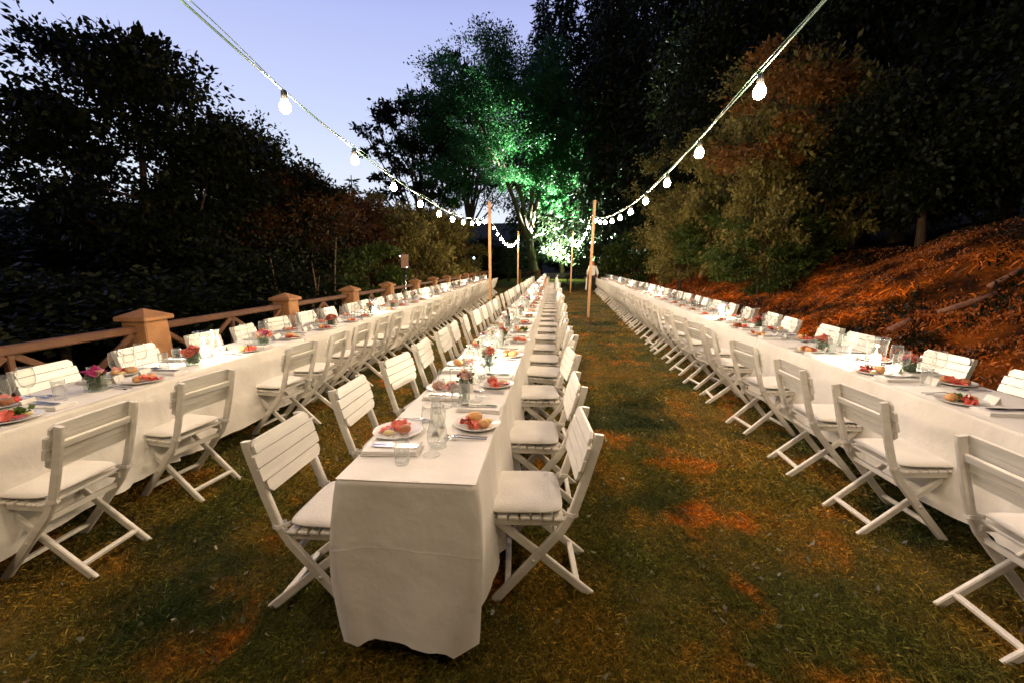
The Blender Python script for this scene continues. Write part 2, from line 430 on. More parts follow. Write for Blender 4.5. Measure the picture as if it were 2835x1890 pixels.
# ------------------------------------------------------------------ the ground
def smooth(a, b, x):
    t = np.clip((x - a) / (b - a), 0, 1); return t * t * (3 - 2 * t)
def wob(x, y, s, seed):
    r = np.random.default_rng(seed); z = 0
    for k in range(6):
        a = r.uniform(0, 2 * PI); f = s * (1 + .9 * k); z = z + np.sin((x * np.cos(a) + y * np.sin(a)) * f + r.uniform(0, 6.3)) / (1 + k)
    return z
def gz(x, y):
    x = np.asarray(x, float); y = np.asarray(y, float)
    z = 0.012 * wob(x, y, 1.1, 3) * smooth(0, 2, 1 + 0 * x)
    t = x - (3.95 + 0.03 * np.maximum(y - 6, 0))
    k = np.clip(0.60 - 0.022 * (y - 7), 0.26, 0.62)
    bank = np.where(t > 0, k * (np.sqrt(t * t + 0.25) - 0.5), 0)
    z = z + bank + np.where(t > 0, np.minimum(t, 1) * 0.09 * wob(x, y, 1.7, 5), 0)
    z = z - np.where(t > 4.2, (k - .22) * (t - 4.2), 0)
    l = -4.75 - x
    z = z - 1.7 * smooth(0, 2.2, l) + np.where(l > 22, 0.12 * (l - 22), 0)
    z = z + np.where(y > 52, 0.16 * (y - 52), 0) + np.where(y < -9, 0.2 * (-9 - y), 0)
    return z
gx = np.unique(np.concatenate([np.linspace(-110, -14, 25), np.linspace(-14, -5, 22), np.linspace(-5, 10, 76), np.linspace(10, 110, 28)]))
gy = np.unique(np.concatenate([np.linspace(-70, -4, 16), np.linspace(-4, 16, 90), np.linspace(16, 60, 60), np.linspace(60, 170, 18)]))
GX, GY = np.meshgrid(gx, gy)
GZ = gz(GX, GY)
nx, ny = len(gx), len(gy)
me = bpy.data.meshes.new('ground')
me.from_pydata(np.stack([GX, GY, GZ], -1).reshape(-1, 3).tolist(), [],
               [(j * nx + i, j * nx + i + 1, (j + 1) * nx + i + 1, (j + 1) * nx + i) for j in range(ny - 1) for i in range(nx - 1)])
me.polygons.foreach_set('use_smooth', [True] * len(me.polygons)); me.materials.append(M['lawn'])
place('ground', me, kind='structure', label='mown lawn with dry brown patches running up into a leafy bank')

# grass blades: short mown turf, thick near the camera, coarser farther off
def blades(n, dmin, dmax, hgt, wid, seed):
    r = np.random.default_rng(seed)
    nc = n // 16; d = dmin * (dmax / dmin) ** r.random(nc); a = r.uniform(-1.02, 0.90, nc)
    x = np.repeat(d * np.sin(a), 16); y = np.repeat(d * np.cos(a), 16); n = len(x)
    sp = np.repeat(.012 + .012 * d * r.uniform(.3, 1.4, nc), 16); x = x + r.normal(0, 1, n) * sp; y = y + r.normal(0, 1, n) * sp
    k = (x > -4.6) & (x < 4.3); x, y = x[k], y[k]; n = len(x)
    z = gz(x, y)
    patch = 0.5 + 0.5 * np.clip(0.5 + 0.35 * wob(x, y, 3.0, 21), 0, 1)
    h = hgt * r.uniform(.5, 1.25, n) * patch; t = r.uniform(0, 2 * PI, n); l = r.normal(0, .75, (n, 2)) * h[:, None]
    wd = wid * r.uniform(.6, 1.3, n)
    ux, uy = np.cos(t) * wd, np.sin(t) * wd
    V = np.zeros((n, 4, 3))
    V[:, 0] = np.stack([x - ux, y - uy, z - .004], 1); V[:, 1] = np.stack([x + ux, y + uy, z - .004], 1)
    V[:, 2] = np.stack([x + l[:, 0] * .55 + ux * .75, y + l[:, 1] * .55 + uy * .75, z + h * .62], 1)
    V[:, 3] = np.stack([x + l[:, 0] * 1.2, y + l[:, 1] * 1.2, z + h * .9], 1)
    return V
V = np.concatenate([blades(190000, 1.0, 3.6, .032, .0019, 1), blades(150000, 3.2, 9.0, .034, .0038, 2), blades(60000, 8.5, 30, .045, .010, 3)])
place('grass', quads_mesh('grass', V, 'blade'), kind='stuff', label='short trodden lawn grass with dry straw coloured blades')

r_ = np.random.default_rng(61); n = 120000
bx = 3.9 + 5.2 * r_.random(n) ** .9; by = r_.uniform(2.2, 22, n); k = r_.random(n) < np.clip(.55 + .5 * wob(bx, by, 1.4, 33), .06, 1); bx, by = bx[k], by[k]; n = len(bx)
bx = bx + .05 * np.sin(by * 40); bz = gz(bx, by); h = r_.uniform(.03, .095, n) * (1 + .05 * by); t = r_.uniform(0, 2 * PI, n); w = r_.uniform(.002, .005, n) * (1 + .08 * by); lx, ly = r_.normal(-.15, .8, n) * h, r_.normal(0, .8, n) * h
V = np.stack([np.stack([bx - np.cos(t) * w, by - np.sin(t) * w, bz - .01], 1), np.stack([bx + np.cos(t) * w, by + np.sin(t) * w, bz - .01], 1), np.stack([bx + lx * .5 + np.cos(t) * w * .8, by + ly * .5 + np.sin(t) * w * .8, gz(bx + lx * .5, by + ly * .5) + h * .6], 1), np.stack([bx + lx, by + ly, gz(bx + lx, by + ly) + h * .8], 1)], 1)
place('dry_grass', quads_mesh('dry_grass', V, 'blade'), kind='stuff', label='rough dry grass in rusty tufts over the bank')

def leaves_on_ground(n, xr, yr, size, seed, lift=.012, up=0.55, dens=None):
    r = np.random.default_rng(seed)
    x = r.uniform(*xr, n); y = r.uniform(*yr, n)
    if dens is not None:
        k = r.random(n) < dens(x, y); x, y = x[k], y[k]; n = len(x)
    z = gz(x, y) + lift * r.uniform(.3, 1.6, n)
    s = size * r.uniform(.5, 1.5, n); t = r.uniform(0, 2 * PI, n)
    tilt = r.normal(0, up, (n, 2))
    u = np.stack([np.cos(t), np.sin(t), tilt[:, 0]], 1) * s[:, None]; w = np.stack([-np.sin(t), np.cos(t), tilt[:, 1]], 1) * s[:, None] * .55
    c = np.stack([x, y, z], 1)
    V = np.stack([c - u, c - w * .9 + u * .1, c + u, c + w], 1)
    V[:, 2, 2] += .3 * s * r.random(n)
    V[:, :, 2] = np.maximum(V[:, :, 2], gz(V[:, :, 0], V[:, :, 1]) + .002)
    return V
V = leaves_on_ground(5200, (-3.6, 3.8), (0.7, 9), .014, 31, .012, .5, lambda x, y: np.clip(.35 + .4 * wob(x, y, .9, 77), .05, 1))
place('clover', quads_mesh('clover', V, 'fallen'), kind='stuff', label='clover and small fallen leaves scattered through the lawn')
V = np.concatenate([leaves_on_ground(210000, (3.9, 9.0), (2.5, 17), .017, 41, .04, .9, lambda x, y: np.clip(.30 + .55 * wob(x, y, 1.3, 15) + .3 * wob(x, y, 4, 16), .02, 1) * np.clip((y - 3.2) / 3 + (6.2 - x) * .0, .12, 1)),
                    leaves_on_ground(36000, (4.4, 10), (16, 34), .05, 42, .06, .8)])
place('leaf_litter', quads_mesh('leaf_litter', V, 'deadleaf'), kind='stuff', label='rust brown dead leaves and dry growth covering the bank')
# rank weeds along the foot of the bank
V = leaves_on_ground(60000, (4.0, 8.5), (1.8, 9.0), .026, 51, .07, 1.0, lambda x, y: np.clip(.35 - .22 * (y - 4) + .55 * wob(x, y, 1.5, 91), 0, 1))
place('weeds', quads_mesh('weeds', V, 'leaf_dark'), kind='stuff', label='dark weeds growing at the foot of the bank')

# ------------------------------------------------------------------ trees
def leaf_quads(P, D, size, r, aspect=.55, flat=.0):
    """kite-shaped leaves at points P; D = preferred outward direction."""
    n = len(P); s = size * r.uniform(.55, 1.4, n)[:, None]
    u = D + r.normal(0, .7, (n, 3)); u[:, 2] -= flat; u /= np.linalg.norm(u, axis=1)[:, None] + 1e-9
    q = r.normal(0, 1, (n, 3)); w = np.cross(u, q); w /= np.linalg.norm(w, axis=1)[:, None] + 1e-9
    return np.stack([P, P + u * s * .45 + w * s * aspect * .5, P + u * s, P + u * s * .5 - w * s * aspect * .5], 1)
def blob_crown(r, rad, centre, nb, per, leaf, brad=.3, low=-.75, hole=0.0):
    """leaf clumps: nb boughs in an ellipsoid, each a ragged flattened cloud of leaves; returns quads and bough centres."""
    rad = np.array(rad); centre = np.array(centre); B = []
    while len(B) < nb:
        d = r.normal(0, 1, 3); d /= np.linalg.norm(d)
        if d[2] < low: continue
        B.append(centre + d * rad * r.uniform(.35, 1.0) ** .55 * r.uniform(.8, 1.05))
    B = np.array(B); Q = []
    for b in B:
        m = int(per * r.uniform(.5, 1.5)); br = rad.mean() * brad * r.uniform(.55, 1.35)
        d = r.normal(0, 1, (m, 3)); d /= np.linalg.norm(d, axis=1)[:, None]
        # twigs inside the bough give it streaks and gaps
        nt_ = max(4, int(m / 22)); tw = r.normal(0, 1, (nt_, 3)); tw /= np.linalg.norm(tw, axis=1)[:, None]; tw[:, 2] *= .6
        tt = tw[r.integers(0, nt_, m)] * (r.random(m)[:, None] ** .6) * br + r.normal(0, .11, (m, 3)) * br
        tt[:, 2] *= .75
        out = (b - centre) / rad; out = out / (np.linalg.norm(out) + 1e-6)
        Q.append(leaf_quads(b + tt, tt / br * .8 + out * .5, leaf, r, flat=.25))
    return np.concatenate(Q), B
def limbs(mb, base, top, r0, r1, B, r, frac=.5, nlimb=12, twigs=0):
    pts = []; n = 7; off = np.cumsum(r.normal(0, .035, (n, 2)), 0) * np.linalg.norm(np.array(top) - np.array(base))* .5
    for i in range(n):
        t = i / (n - 1); p = np.array(base) * (1 - t) + np.array(top) * t; p[:2] += off[i] * t; pts.append(p)
    rr = [r0 * (1.25 if i == 0 else 1) * (1 - i / (n - 1)) + r1 * i / (n - 1) for i in range(n)]
    mb.tube([Vector(p) for p in pts], rr, 9)
    idx = r.choice(len(B), min(nlimb, len(B)), replace=False)
    for j, k in enumerate(idx):
        t = r.uniform(frac, .95); i = min(int(t * (n - 1)), n - 2); a = pts[i] + (pts[i + 1] - pts[i]) * (t * (n - 1) - i)
        b = B[k]; mid = (a + b) / 2 + np.array([0, 0, -.06 * np.linalg.norm(b - a)]) + r.normal(0, .05, 3) * np.linalg.norm(b - a)
        lr = (r0 * (1 - t) + r1 * t) * .55
        mb.tube([Vector(a), Vector((a * .5 + mid * .5)), Vector(mid), Vector((mid + b) / 2), Vector(b)], [lr, lr * .8, lr * .6, lr * .4, lr * .15], 5, False)
        for q in range(twigs):
            c = b + r.normal(0, 1, 3) * np.array([.9, .9, .6]) * twigs * .16
            mb.tube([Vector((mid + b) / 2), Vector((b + c) / 2 + Vector(r.normal(0, .1, 3))), Vector(c)], [lr * .25, lr * .16, lr * .06], 4, False)
def broad(seed, H, rad, cz, nb, per, leaf, mat, r0=.18, brad=.3, low=-.75, nlimb=12, bark='bark', twigs=0, lean=(0, 0), frac=.35):
    r = np.random.default_rng(seed)
    Q, B = blob_crown(r, rad, (lean[0], lean[1], cz), nb, per, leaf, brad, low)
    mb = MB(); limbs(mb, (0, 0, -.3), (lean[0], lean[1], cz + rad[2] * .55), r0, r0 * .2, B, r, frac, nlimb, twigs)
    return [('trunk', mb.mesh('trunk', bark)), ('crown', quads_mesh('crown', Q, mat))]
def conifer(seed, H, rad, nw, per, leaf, mat, z0=.08, droop=.35, r0=.22, bare=0.0, bark='bark'):
    r = np.random.default_rng(seed); Q = []; mb = MB()
    mb.tube([(0, 0, -.4), (0.02 * H * .1, 0, H * .5), (0, 0, H)], [r0, r0 * .6, .02], 7)
    for i in range(nw):
        t = (i + r.uniform(-.3, .3)) / nw; z = H * (z0 + (1 - z0) * t); L = rad * (1 - t) ** .8 * r.uniform(.75, 1.15) + .12
        nbh = int(r.integers(5, 9)); a0 = r.uniform(0, 6.3)
        for k in range(nbh):
            if r.random() < bare: continue
            a = a0 + 2 * PI * k / nbh + r.normal(0, .2); l = L * r.uniform(.6, 1.1); d = np.array([math.cos(a), math.sin(a), 0])
            m = max(4, int(per * l / rad) + 3); s = np.sort(r.random(m)) ** .8
            P = d * (s * l)[:, None] + np.array([0, 0, z]); P[:, 2] += l * (.18 * s - droop * s * s) + r.normal(0, .03, m) * l
            side = np.cross(d, [0, 0, 1]); P += side * (r.normal(0, .16, m) * l * s)[:, None]
            D = d[None] * .8 + side * r.normal(0, .9, (m, 1)) + np.array([0, 0, -.45]); Q.append(leaf_quads(P, D, leaf, r, .26, .35))
            if k % 2 == 0:
                e = d * l + np.array([0, 0, z + l * (.18 - droop)]); mid = d * l * .5 + np.array([0, 0, z + l * (.09 - droop * .25)])
                mb.tube([Vector((0, 0, z)), Vector(mid), Vector(e)], [r0 * .16 * (1 - t) + .01, r0 * .1 * (1 - t) + .008, .004], 4, False)
    return [('trunk', mb.mesh('trunk', bark)), ('crown', quads_mesh('crown', np.concatenate(Q), mat))]

PT = {}
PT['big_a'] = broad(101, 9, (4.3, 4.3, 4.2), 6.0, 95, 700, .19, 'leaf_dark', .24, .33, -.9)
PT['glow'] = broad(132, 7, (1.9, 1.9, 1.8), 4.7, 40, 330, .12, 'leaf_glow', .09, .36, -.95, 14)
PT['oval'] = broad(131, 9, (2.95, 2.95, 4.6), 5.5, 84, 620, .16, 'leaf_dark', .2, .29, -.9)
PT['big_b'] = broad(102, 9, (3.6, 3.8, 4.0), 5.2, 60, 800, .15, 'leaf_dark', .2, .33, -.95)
PT['big_c'] = broad(103, 7, (2.6, 2.6, 3.1), 4.0, 45, 650, .13, 'leaf_rust', .15, .34, -.95)
PT['big_d'] = broad(104, 7, (2.5, 2.4, 2.9), 3.8, 45, 600, .12, 'leaf_mid', .14, .34, -.95)
PT['bush'] = broad(105, 3, (1.4, 1.4, 1.3), 1.35, 34, 300, .11, 'leaf_bush', .05, .36, -1, 8, frac=.1)
PT['bush_mid'] = broad(106, 3, (1.5, 1.3, 1.5), 1.6, 34, 300, .11, 'leaf_mid', .05, .36, -1, 8, frac=.1)
PT['lace'] = broad(107, 14, (5.0, 5.0, 6.0), 11.5, 85, 95, .34, 'leaf_dark', .3, .22, -.8, 45, twigs=4, frac=.3)
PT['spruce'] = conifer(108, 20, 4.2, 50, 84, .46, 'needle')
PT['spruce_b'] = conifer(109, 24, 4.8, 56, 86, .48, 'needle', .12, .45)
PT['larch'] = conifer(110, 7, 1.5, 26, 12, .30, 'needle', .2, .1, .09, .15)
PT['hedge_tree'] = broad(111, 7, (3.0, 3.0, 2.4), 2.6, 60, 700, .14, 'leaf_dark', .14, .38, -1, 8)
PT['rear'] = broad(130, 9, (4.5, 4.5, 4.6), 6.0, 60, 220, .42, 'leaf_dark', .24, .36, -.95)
# the floodlit linden: three stems from one leaning bole
r_ = np.random.default_rng(120)
Q1, B1 = blob_crown(r_, (10.5, 8.5, 8.6), (-2.2, 0, 13.0), 200, 620, .21, .2, -.75)
Q2, B2 = blob_crown(r_, (6.0, 5.4, 5.2), (5.4, -.6, 9.0), 125, 640, .22, .22, -.8)
mb = MB(); B = np.concatenate([B1, B2])
mb.tube([(0.55, 0, -.3), (.30, 0, 1.2), (-.05, 0, 3.2), (-.25, 0, 4.6)], [.60, .46, .40, .38], 12)
stems = [[(-.25, 0, 4.4), (-.8, 0, 7.5), (-2.0, .3, 12), (-3.2, .5, 17)], [(-.2, .1, 4.4), (.1, .3, 8), (-.1, .5, 12), (.5, .6, 16)], [(-.35, -.1, 4.0), (-1.5, -.4, 7.4), (-3.0, -.8, 11.0), (-5.0, -1, 15)], [(-.15, 0, 4.5), (.7, .4, 8.0), (1.6, .6, 11.5), (3.0, .6, 15)]]
for st in stems:
    mb.tube(st, [.29, .21, .13, .04], 8)
for k in range(70):
    b = B[r_.integers(0, len(B))]; st = stems[int(np.argmin([np.linalg.norm(np.array(s[2]) - b) for s in stems]))]
    a = np.array(st[1]) * .5 + np.array(st[2]) * .5 if r_.random() < .5 else np.array(st[2]); m_ = (a + b) / 2 + r_.normal(0, .35, 3)
    mb.tube([Vector(a), Vector(m_), Vector(b)], [.10, .06, .015], 5, False)
Q_ = np.concatenate([Q1, Q2]); c_ = Q_.mean(1); Q_ = Q_[((c_[:, 2] > 4.0 + .5 * np.sin(c_[:, 0])) | (c_[:, 0] > 3)) & (np.linalg.norm((c_ - np.array([2.9, 1.2, 2.6])) * np.array([1, 1, .8]), axis=1) > 3.4) & ~((c_[:, 1] < .3) & (np.abs(c_[:, 0] + .5) < 1.5) & (c_[:, 2] < 8.5))]
HERO = [('trunk', mb.mesh('trunk', 'bark')), ('crown', quads_mesh('crown', Q_, 'leaf_hero'))]

def tree(kind, x, y, sc, rz, label, name='tree', group=None, sink=.0):
    return build(PT[kind] if kind in PT else kind, name, (x, y, float(gz(x, y)) - sink), rz, sc, label=label, cat='tree' if 'bush' not in name and 'shrub' not in name else 'bush', group=group)
HX, HY = -1.75, 43.0
build(HERO, 'linden_tree', (HX, HY, float(gz(HX, HY))), 0, 1.0, label='huge floodlit green tree with forked leaning trunk at the end of the tables', cat='tree')

# beyond the fence, near to far
FT = [('oval', -11.8, 12.2, (1, 1, 1), 'tallest broad dark tree beyond the fence, sky showing through its crown'),
      ('hedge_tree', -13.5, 8.0, (1.0, 1.0, .78), 'low dark thicket beyond the fence at the very edge of the view'),
      ('hedge_tree', -9.4, 7.2, (1.2, 1.2, .66), 'low black thicket tree behind the nearest fence pillar'),
      ('hedge_tree', -8.8, 11.0, (1.1, 1.1, .78), 'low black thicket tree behind the second fence pillar'),
      ('big_b', -10.9, 14.8, (.85, .85, .92), 'round dark tree on the shoulder of the tallest tree beyond the fence'),
      ('big_c', -9.6, 16.0, (.95, .95, 1.02), 'rust brown tree beyond the fence below the shoulder of the dark trees'),
      ('larch', -11.8, 17.6, (1.0, 1.0, 1.22), 'tall thin spruce tip rising against the sky beyond the fence'),
      ('big_c', -9.4, 19.0, (1.05, 1.05, 1.0), 'reddish brown tree beyond the fence left of the loudspeaker'),
      ('larch', -10.8, 19.9, (1.1, 1.1, 1.15), 'second spruce tip from the tall one along the far skyline'),
      ('big_d', -8.9, 22.6, (1.1, 1.1, 1.0), 'olive brown tree beyond the fence behind the loudspeaker'),
      ('larch', -10.3, 22.6, (1.1, 1.1, 1.12), 'third spruce tip from the tall one along the far skyline'),
      ('big_c', -8.4, 26.5, (1.2, 1.2, 1.0), 'brown tree beyond the far part of the fence'),
      ('larch', -10.3, 26.5, (1.2, 1.2, 1.08), 'small spruce tip above the brown trees beyond the far fence'),
      ('big_d', -7.8, 31.0, (1.25, 1.25, 1.02), 'bushy olive tree at the far end of the fence'),
      ('hedge_tree', -15.5, 12.5, (1.4, 1.4, .92), 'dark thicket filling the gap under the tallest tree'),
      ('hedge_tree', -19, 14.5, (1.6, 1.6, 1.1), 'dark thicket in the third rank at the edge of the view'),
      ('hedge_tree', -15, 16, (1.5, 1.5, 1.05), 'dark thicket in the second rank behind the tallest tree'),
      ('hedge_tree', -17, 9.5, (1.5, 1.5, .95), 'dark thicket in the second rank at the edge of the view'),
      ('hedge_tree', -15, 22, (1.5, 1.5, 1.2), 'dark thicket in the second rank behind the spruce tip'),
      ('hedge_tree', -14, 29, (1.6, 1.6, 1.2), 'dark thicket in the second rank behind the far fence'),
      ('hedge_tree', -13.5, 41, (1.9, 1.6, 1.35), 'dark thicket under the feathery tree far behind the fence'),
      ('hedge_tree', -20, 20, (1.9, 1.6, 1.3), 'dark thicket in the third rank under the broad skyline'),
      ('hedge_tree', -20, 30, (1.9, 1.6, 1.3), 'dark thicket in the third rank under the spruce tips'),
      ('hedge_tree', -12, 35, (1.6, 1.6, 1.1), 'dark thicket closing the far end of the fence'),
      ('bush_mid', -6.4, 20.5, (1.4, 1.4, 1.7), 'leafy shrub right behind the fence near the loudspeaker'),
      ('bush_mid', -6.3, 25.5, (1.6, 1.6, 1.9), 'leafy shrub behind the far fence pillars'),
      ('bush', -6.6, 15.5, (1.3, 1.3, 1.6), 'dark shrub right behind the fence between two pillars')]
for i, (k, x, y, s, lb) in enumerate(FT):
    nm = {'larch': 'spruce_tree', 'bush': 'shrub', 'bush_mid': 'shrub'}.get(k, 'broadleaf_tree')
    tree(k, x, y, s, i * 1.3, lb, nm, 'trees and shrubs beyond the fence')
for i, (x, y, s, w) in enumerate(((-13, -3.5, 1.2, 'at the left hand corner'), (-8, -8.5, 1.4, 'in the left half of the wood'), (-1.5, -10.5, 1.5, 'straight behind'), (5, -9.5, 1.5, 'in the right half of the wood'), (10.5, -5.5, 1.4, 'near the foot of the bank'), (15, -1.5, 1.4, 'up on the bank'))):
    tree('rear', x, y, s, i * 1.7, f'dark broad tree behind the near table ends, {w}', 'broadleaf_tree', 'trees behind the near ends of the tables')
# pale thin trunks catching light behind the fence
for i, (x, y, h) in enumerate(((-6.9, 10.2, 3.4), (-6.3, 10.9, 3.0), (-6.4, 12.4, 3.8))):
    mb = MB(); a = np.random.default_rng(200 + i)
    p = [Vector((0, 0, -.2))] + [Vector((a.normal(0, .05) + .03 * q, a.normal(0, .05), h * q / 4)) for q in range(1, 5)]
    mb.tube(p, [.05, .042, .035, .025, .012], 6)
    if i == 1: mb.tube([p[2], p[2] + Vector((.20, .1, .5)), p[2] + Vector((.28, .15, 1.1))], [.02, .014, .006], 5)
    rr = np.random.default_rng(300 + i); Pn = np.array([list(p[4])]) + rr.normal(0, .5, (420, 3)); Q = leaf_quads(Pn, rr.normal(0, 1, (420, 3)), .09, rr)
    build([('trunk', mb.mesh('trunk', 'bark_pale')), ('crown', quads_mesh('crown', Q, 'leaf_dark'))], 'sapling', (x, y, float(gz(x, y))), 0, 1,
          label=('pale thin sapling nearest along the fence, in the dark wood', 'forked pale sapling between its two neighbours behind the fence', 'tallest pale sapling in the dark behind the fence')[i], cat='tree', group='pale saplings behind the fence')
# around and behind the floodlit tree, and the tall wood on the hillside
CT = [('lace', -13.0, 43.0, (1.05, 1.05, 1.18), 'feathery open tree at the edge of the sky left of the floodlit tree', 'broadleaf_tree'),
      ('lace', -9.0, 50.0, (1.2, 1.2, 1.5), 'tall twiggy tree rising against the sky behind the floodlit tree', 'broadleaf_tree'),
      ('big_b', -12.8, 38.0, (1.0, 1.0, .85), 'dark bushy tree under the feathery tree beyond the far fence', 'broadleaf_tree'),
      ('spruce_b', -1.0, 54.0, (1.25, 1.2, 1.35), 'giant dark spruce straight behind the floodlit tree', 'spruce_tree'),
      ('spruce_b', 4.5, 48.0, (1.25, 1.2, 1.30), 'giant dark spruce right of the floodlit crown', 'spruce_tree'),
      ('spruce', 7.8, 40.0, (1.2, 1.2, 1.45), 'tall dark spruce above the far end of the hillside table', 'spruce_tree'),
      ('spruce_b', 10.2, 33.0, (1.15, 1.15, 1.15), 'tall black spruce on the hillside behind the far light poles', 'spruce_tree'),
      ('spruce', 12.0, 27.0, (1.25, 1.25, 1.25), 'tall black spruce half way along the hillside', 'spruce_tree'),
      ('spruce_b', 14.5, 40.0, (1.3, 1.3, 1.2), 'black spruce in the second rank up the hillside', 'spruce_tree'),
      ('spruce', 15.5, 30.0, (1.3, 1.3, 1.3), 'black spruce high on the hillside above the hanging bulbs', 'spruce_tree'),
      ('big_a', 13.0, 19.5, (1.3, 1.3, 1.7), 'tall rust tinted tree on the hillside behind the nearest bulb', 'broadleaf_tree'),
      ('big_b', 16.0, 14.0, (1.5, 1.5, 1.8), 'black broad tree high on the bank', 'broadleaf_tree'),
      ('spruce', 19.0, 20.0, (1.4, 1.4, 1.2), 'black spruce at the top of the bank', 'spruce_tree'),
      ('big_a', 19.0, 9.0, (1.5, 1.5, 1.8), 'black broad tree over the nearest end of the bank', 'broadleaf_tree'),
      ('big_b', 14.2, 9.2, (1.1, 1.1, 1.5), 'black tree standing above the rust brown bank', 'broadleaf_tree'),
      ('big_b', 18.0, 4.5, (1.4, 1.4, 1.9), 'black broad tree at the very edge above the bank', 'broadleaf_tree'),
      ('hedge_tree', 11.0, 9.0, (1.0, 1.0, 1.2), 'black thicket along the top of the rust brown bank', 'broadleaf_tree'),
      ('hedge_tree', 11.5, 5.5, (1.0, 1.0, 1.2), 'nearest black thicket above the rust brown bank', 'broadleaf_tree'),
      ('big_b', 13.0, 11.8, (1.2, 1.2, 1.4), 'black leafy tree between thicket and broad trees on the bank', 'broadleaf_tree'),
      ('spruce_b', 24.0, 14.0, (1.4, 1.4, 1.2), 'black spruce on the skyline of the hillside', 'spruce_tree'),
      ('spruce_b', 22.0, 27.0, (1.4, 1.4, 1.2), 'black spruce filling the upper hillside', 'spruce_tree'),
      ('big_b', 9.6, 22.5, (1.2, 1.2, 1.6), 'tall dark tree on the bank beside the string of bulbs', 'broadleaf_tree'),
      ('big_d', 8.4, 18.2, (1.15, 1.15, 1.15), 'olive tree on the bank lit by the nearest hanging bulbs', 'broadleaf_tree'),
      ('big_d', 7.6, 26.0, (1.15, 1.15, 1.2), 'olive tree on the bank behind the far half of the hillside table', 'broadleaf_tree'),
      ('big_b', 10.8, 14.6, (.95, .95, 1.1), 'dark broad tree standing over the rust coloured bank', 'broadleaf_tree'),
      ('glow', 6.4, 13.4, (1, 1, 1), 'rust leaved tree on the bank glowing beside the nearest hanging bulb', 'broadleaf_tree'),
      ('big_d', 5.5, 18.6, (.60, .60, .66), 'small pale olive tree with a visible thin trunk at the foot of the bank', 'broadleaf_tree'),
      ('bush_mid', 7.6, 13.2, (1.3, 1.3, 1.75), 'tall olive bush right of the glowing rust leaved tree', 'bush'),
      ('bush_mid', 6.6, 15.6, (1.25, 1.25, 2.0), 'tall olive bush behind the glowing rust leaved tree', 'bush'),
      ('bush_mid', 6.0, 12.9, (.85, .85, 1.25), 'olive bush hiding the stem of the glowing rust leaved tree', 'bush'),
      ('bush', 5.9, 12.6, (.8, .8, .85), 'small dark green bush in front of the glowing rust leaved tree', 'bush'),
      ('bush', 7.0, 14.2, (1.1, 1.1, 1.2), 'green bush hanging over the bank, nearest of the lit ones', 'bush'),
      ('hedge_tree', 9.2, 11.6, (.8, .8, .9), 'black low thicket at the edge of the lit bank', 'broadleaf_tree'),
      ('bush', 6.6, 16.6, (1.15, 1.15, 1.3), 'bright green bush low on the bank behind the table', 'bush'),
      ('bush_mid', 6.6, 20.5, (1.2, 1.2, 1.5), 'straggly olive bush on the bank, mid way along the table', 'bush'),
      ('bush', 5.6, 29.0, (1.5, 1.5, 1.5), 'dense green bush at the far end of the hillside table', 'bush'),
      ('bush', 4.6, 35.0, (1.5, 1.5, 1.3), 'green bush behind the waiter at the far end', 'bush'),
      ('spruce', 1.5, 47.0, (1.5, 1.5, 1.55), 'giant dark spruce standing over the garden bench', 'spruce_tree'),
      ('spruce_b', 7.5, 51.0, (1.6, 1.6, 1.4), 'giant spruce in the second rank behind the floodlit crown', 'spruce_tree'),
      ('spruce', 4.8, 38.5, (1.15, 1.15, 1.6), 'slender giant spruce at the edge of the floodlit crown', 'spruce_tree'),
      ('spruce_b', 9.2, 36.0, (1.2, 1.2, 1.35), 'broad black spruce behind the far half of the hillside table', 'spruce_tree'),
      ('spruce', 13.0, 35.0, (1.6, 1.6, 1.6), 'huge black spruce behind the farther light pole', 'spruce_tree'),
      ('spruce_b', 17.5, 33.0, (1.6, 1.6, 1.3), 'huge black spruce far up the dark hillside', 'spruce_tree'),
      ('spruce', 14.5, 24.0, (1.5, 1.5, 1.5), 'huge black spruce behind the rust brown tree on the bank', 'spruce_tree'),
      ('hedge_tree', 2.0, 52.0, (1.6, 1.2, 1.3), 'dark undergrowth tree behind the garden bench', 'broadleaf_tree'),
      ('hedge_tree', -7.0, 49.0, (1.6, 1.3, 1.3), 'dark undergrowth tree left behind the floodlit trunk', 'broadleaf_tree'),
      ('hedge_tree', 8.5, 46.0, (1.6, 1.4, 1.4), 'dark undergrowth tree at the foot of the tall spruces', 'broadleaf_tree'),
      ('larch', -3.6, 39.5, (1.3, 1.3, .52), 'small green fir standing left of the floodlit trunk', 'fir_tree')]
for i, (k, x, y, s, lb, nm) in enumerate(CT):
    tree(k, x, y, s, i * 2.1, lb, nm, 'trees on the hillside and round the floodlit tree')

# ------------------------------------------------------------------ balustrade fence
FX = lambda y: -4.12 - .012 * (y - 4)
fence = place('fence', None, (0, 0, 0), label='long sandstone pillar fence with timber rails and crossed braces beside the tables', cat='fence')
mb = MB()
mb.path([(0, 0, -.35), (0, 0, .25), (0, 0, 1.01)], .265, .265, (1, 0, 0), .012)
for i, v in enumerate(mb.v):                                   # battered shaft
    k = 1 + .22 * (1.01 - v[2]) / 1.0; mb.v[i] = (v[0] * k, v[1] * k, v[2])
SHAFT = mb.mesh('pillar', 'stone')
mb = MB(); mb.box((0, 0, 1.030), (.345, .345, .045), .008)
mb.add([(-.168, -.168, 1.0525), (.168, -.168, 1.0525), (.168, .168, 1.0525), (-.168, .168, 1.0525), (0, 0, 1.128)], [(0, 1, 4), (1, 2, 4), (2, 3, 4), (3, 0, 4)])
CAP = mb.mesh('cap', 'stone')
pil = [4.02 + 2.335 * i + [0, .2, .15, -.1, .15, .05, -.05, 0, .05, .0, .05, .1, 0][i] * .5 for i in range(13)]
pil = [pil[0] - 2.33] + pil
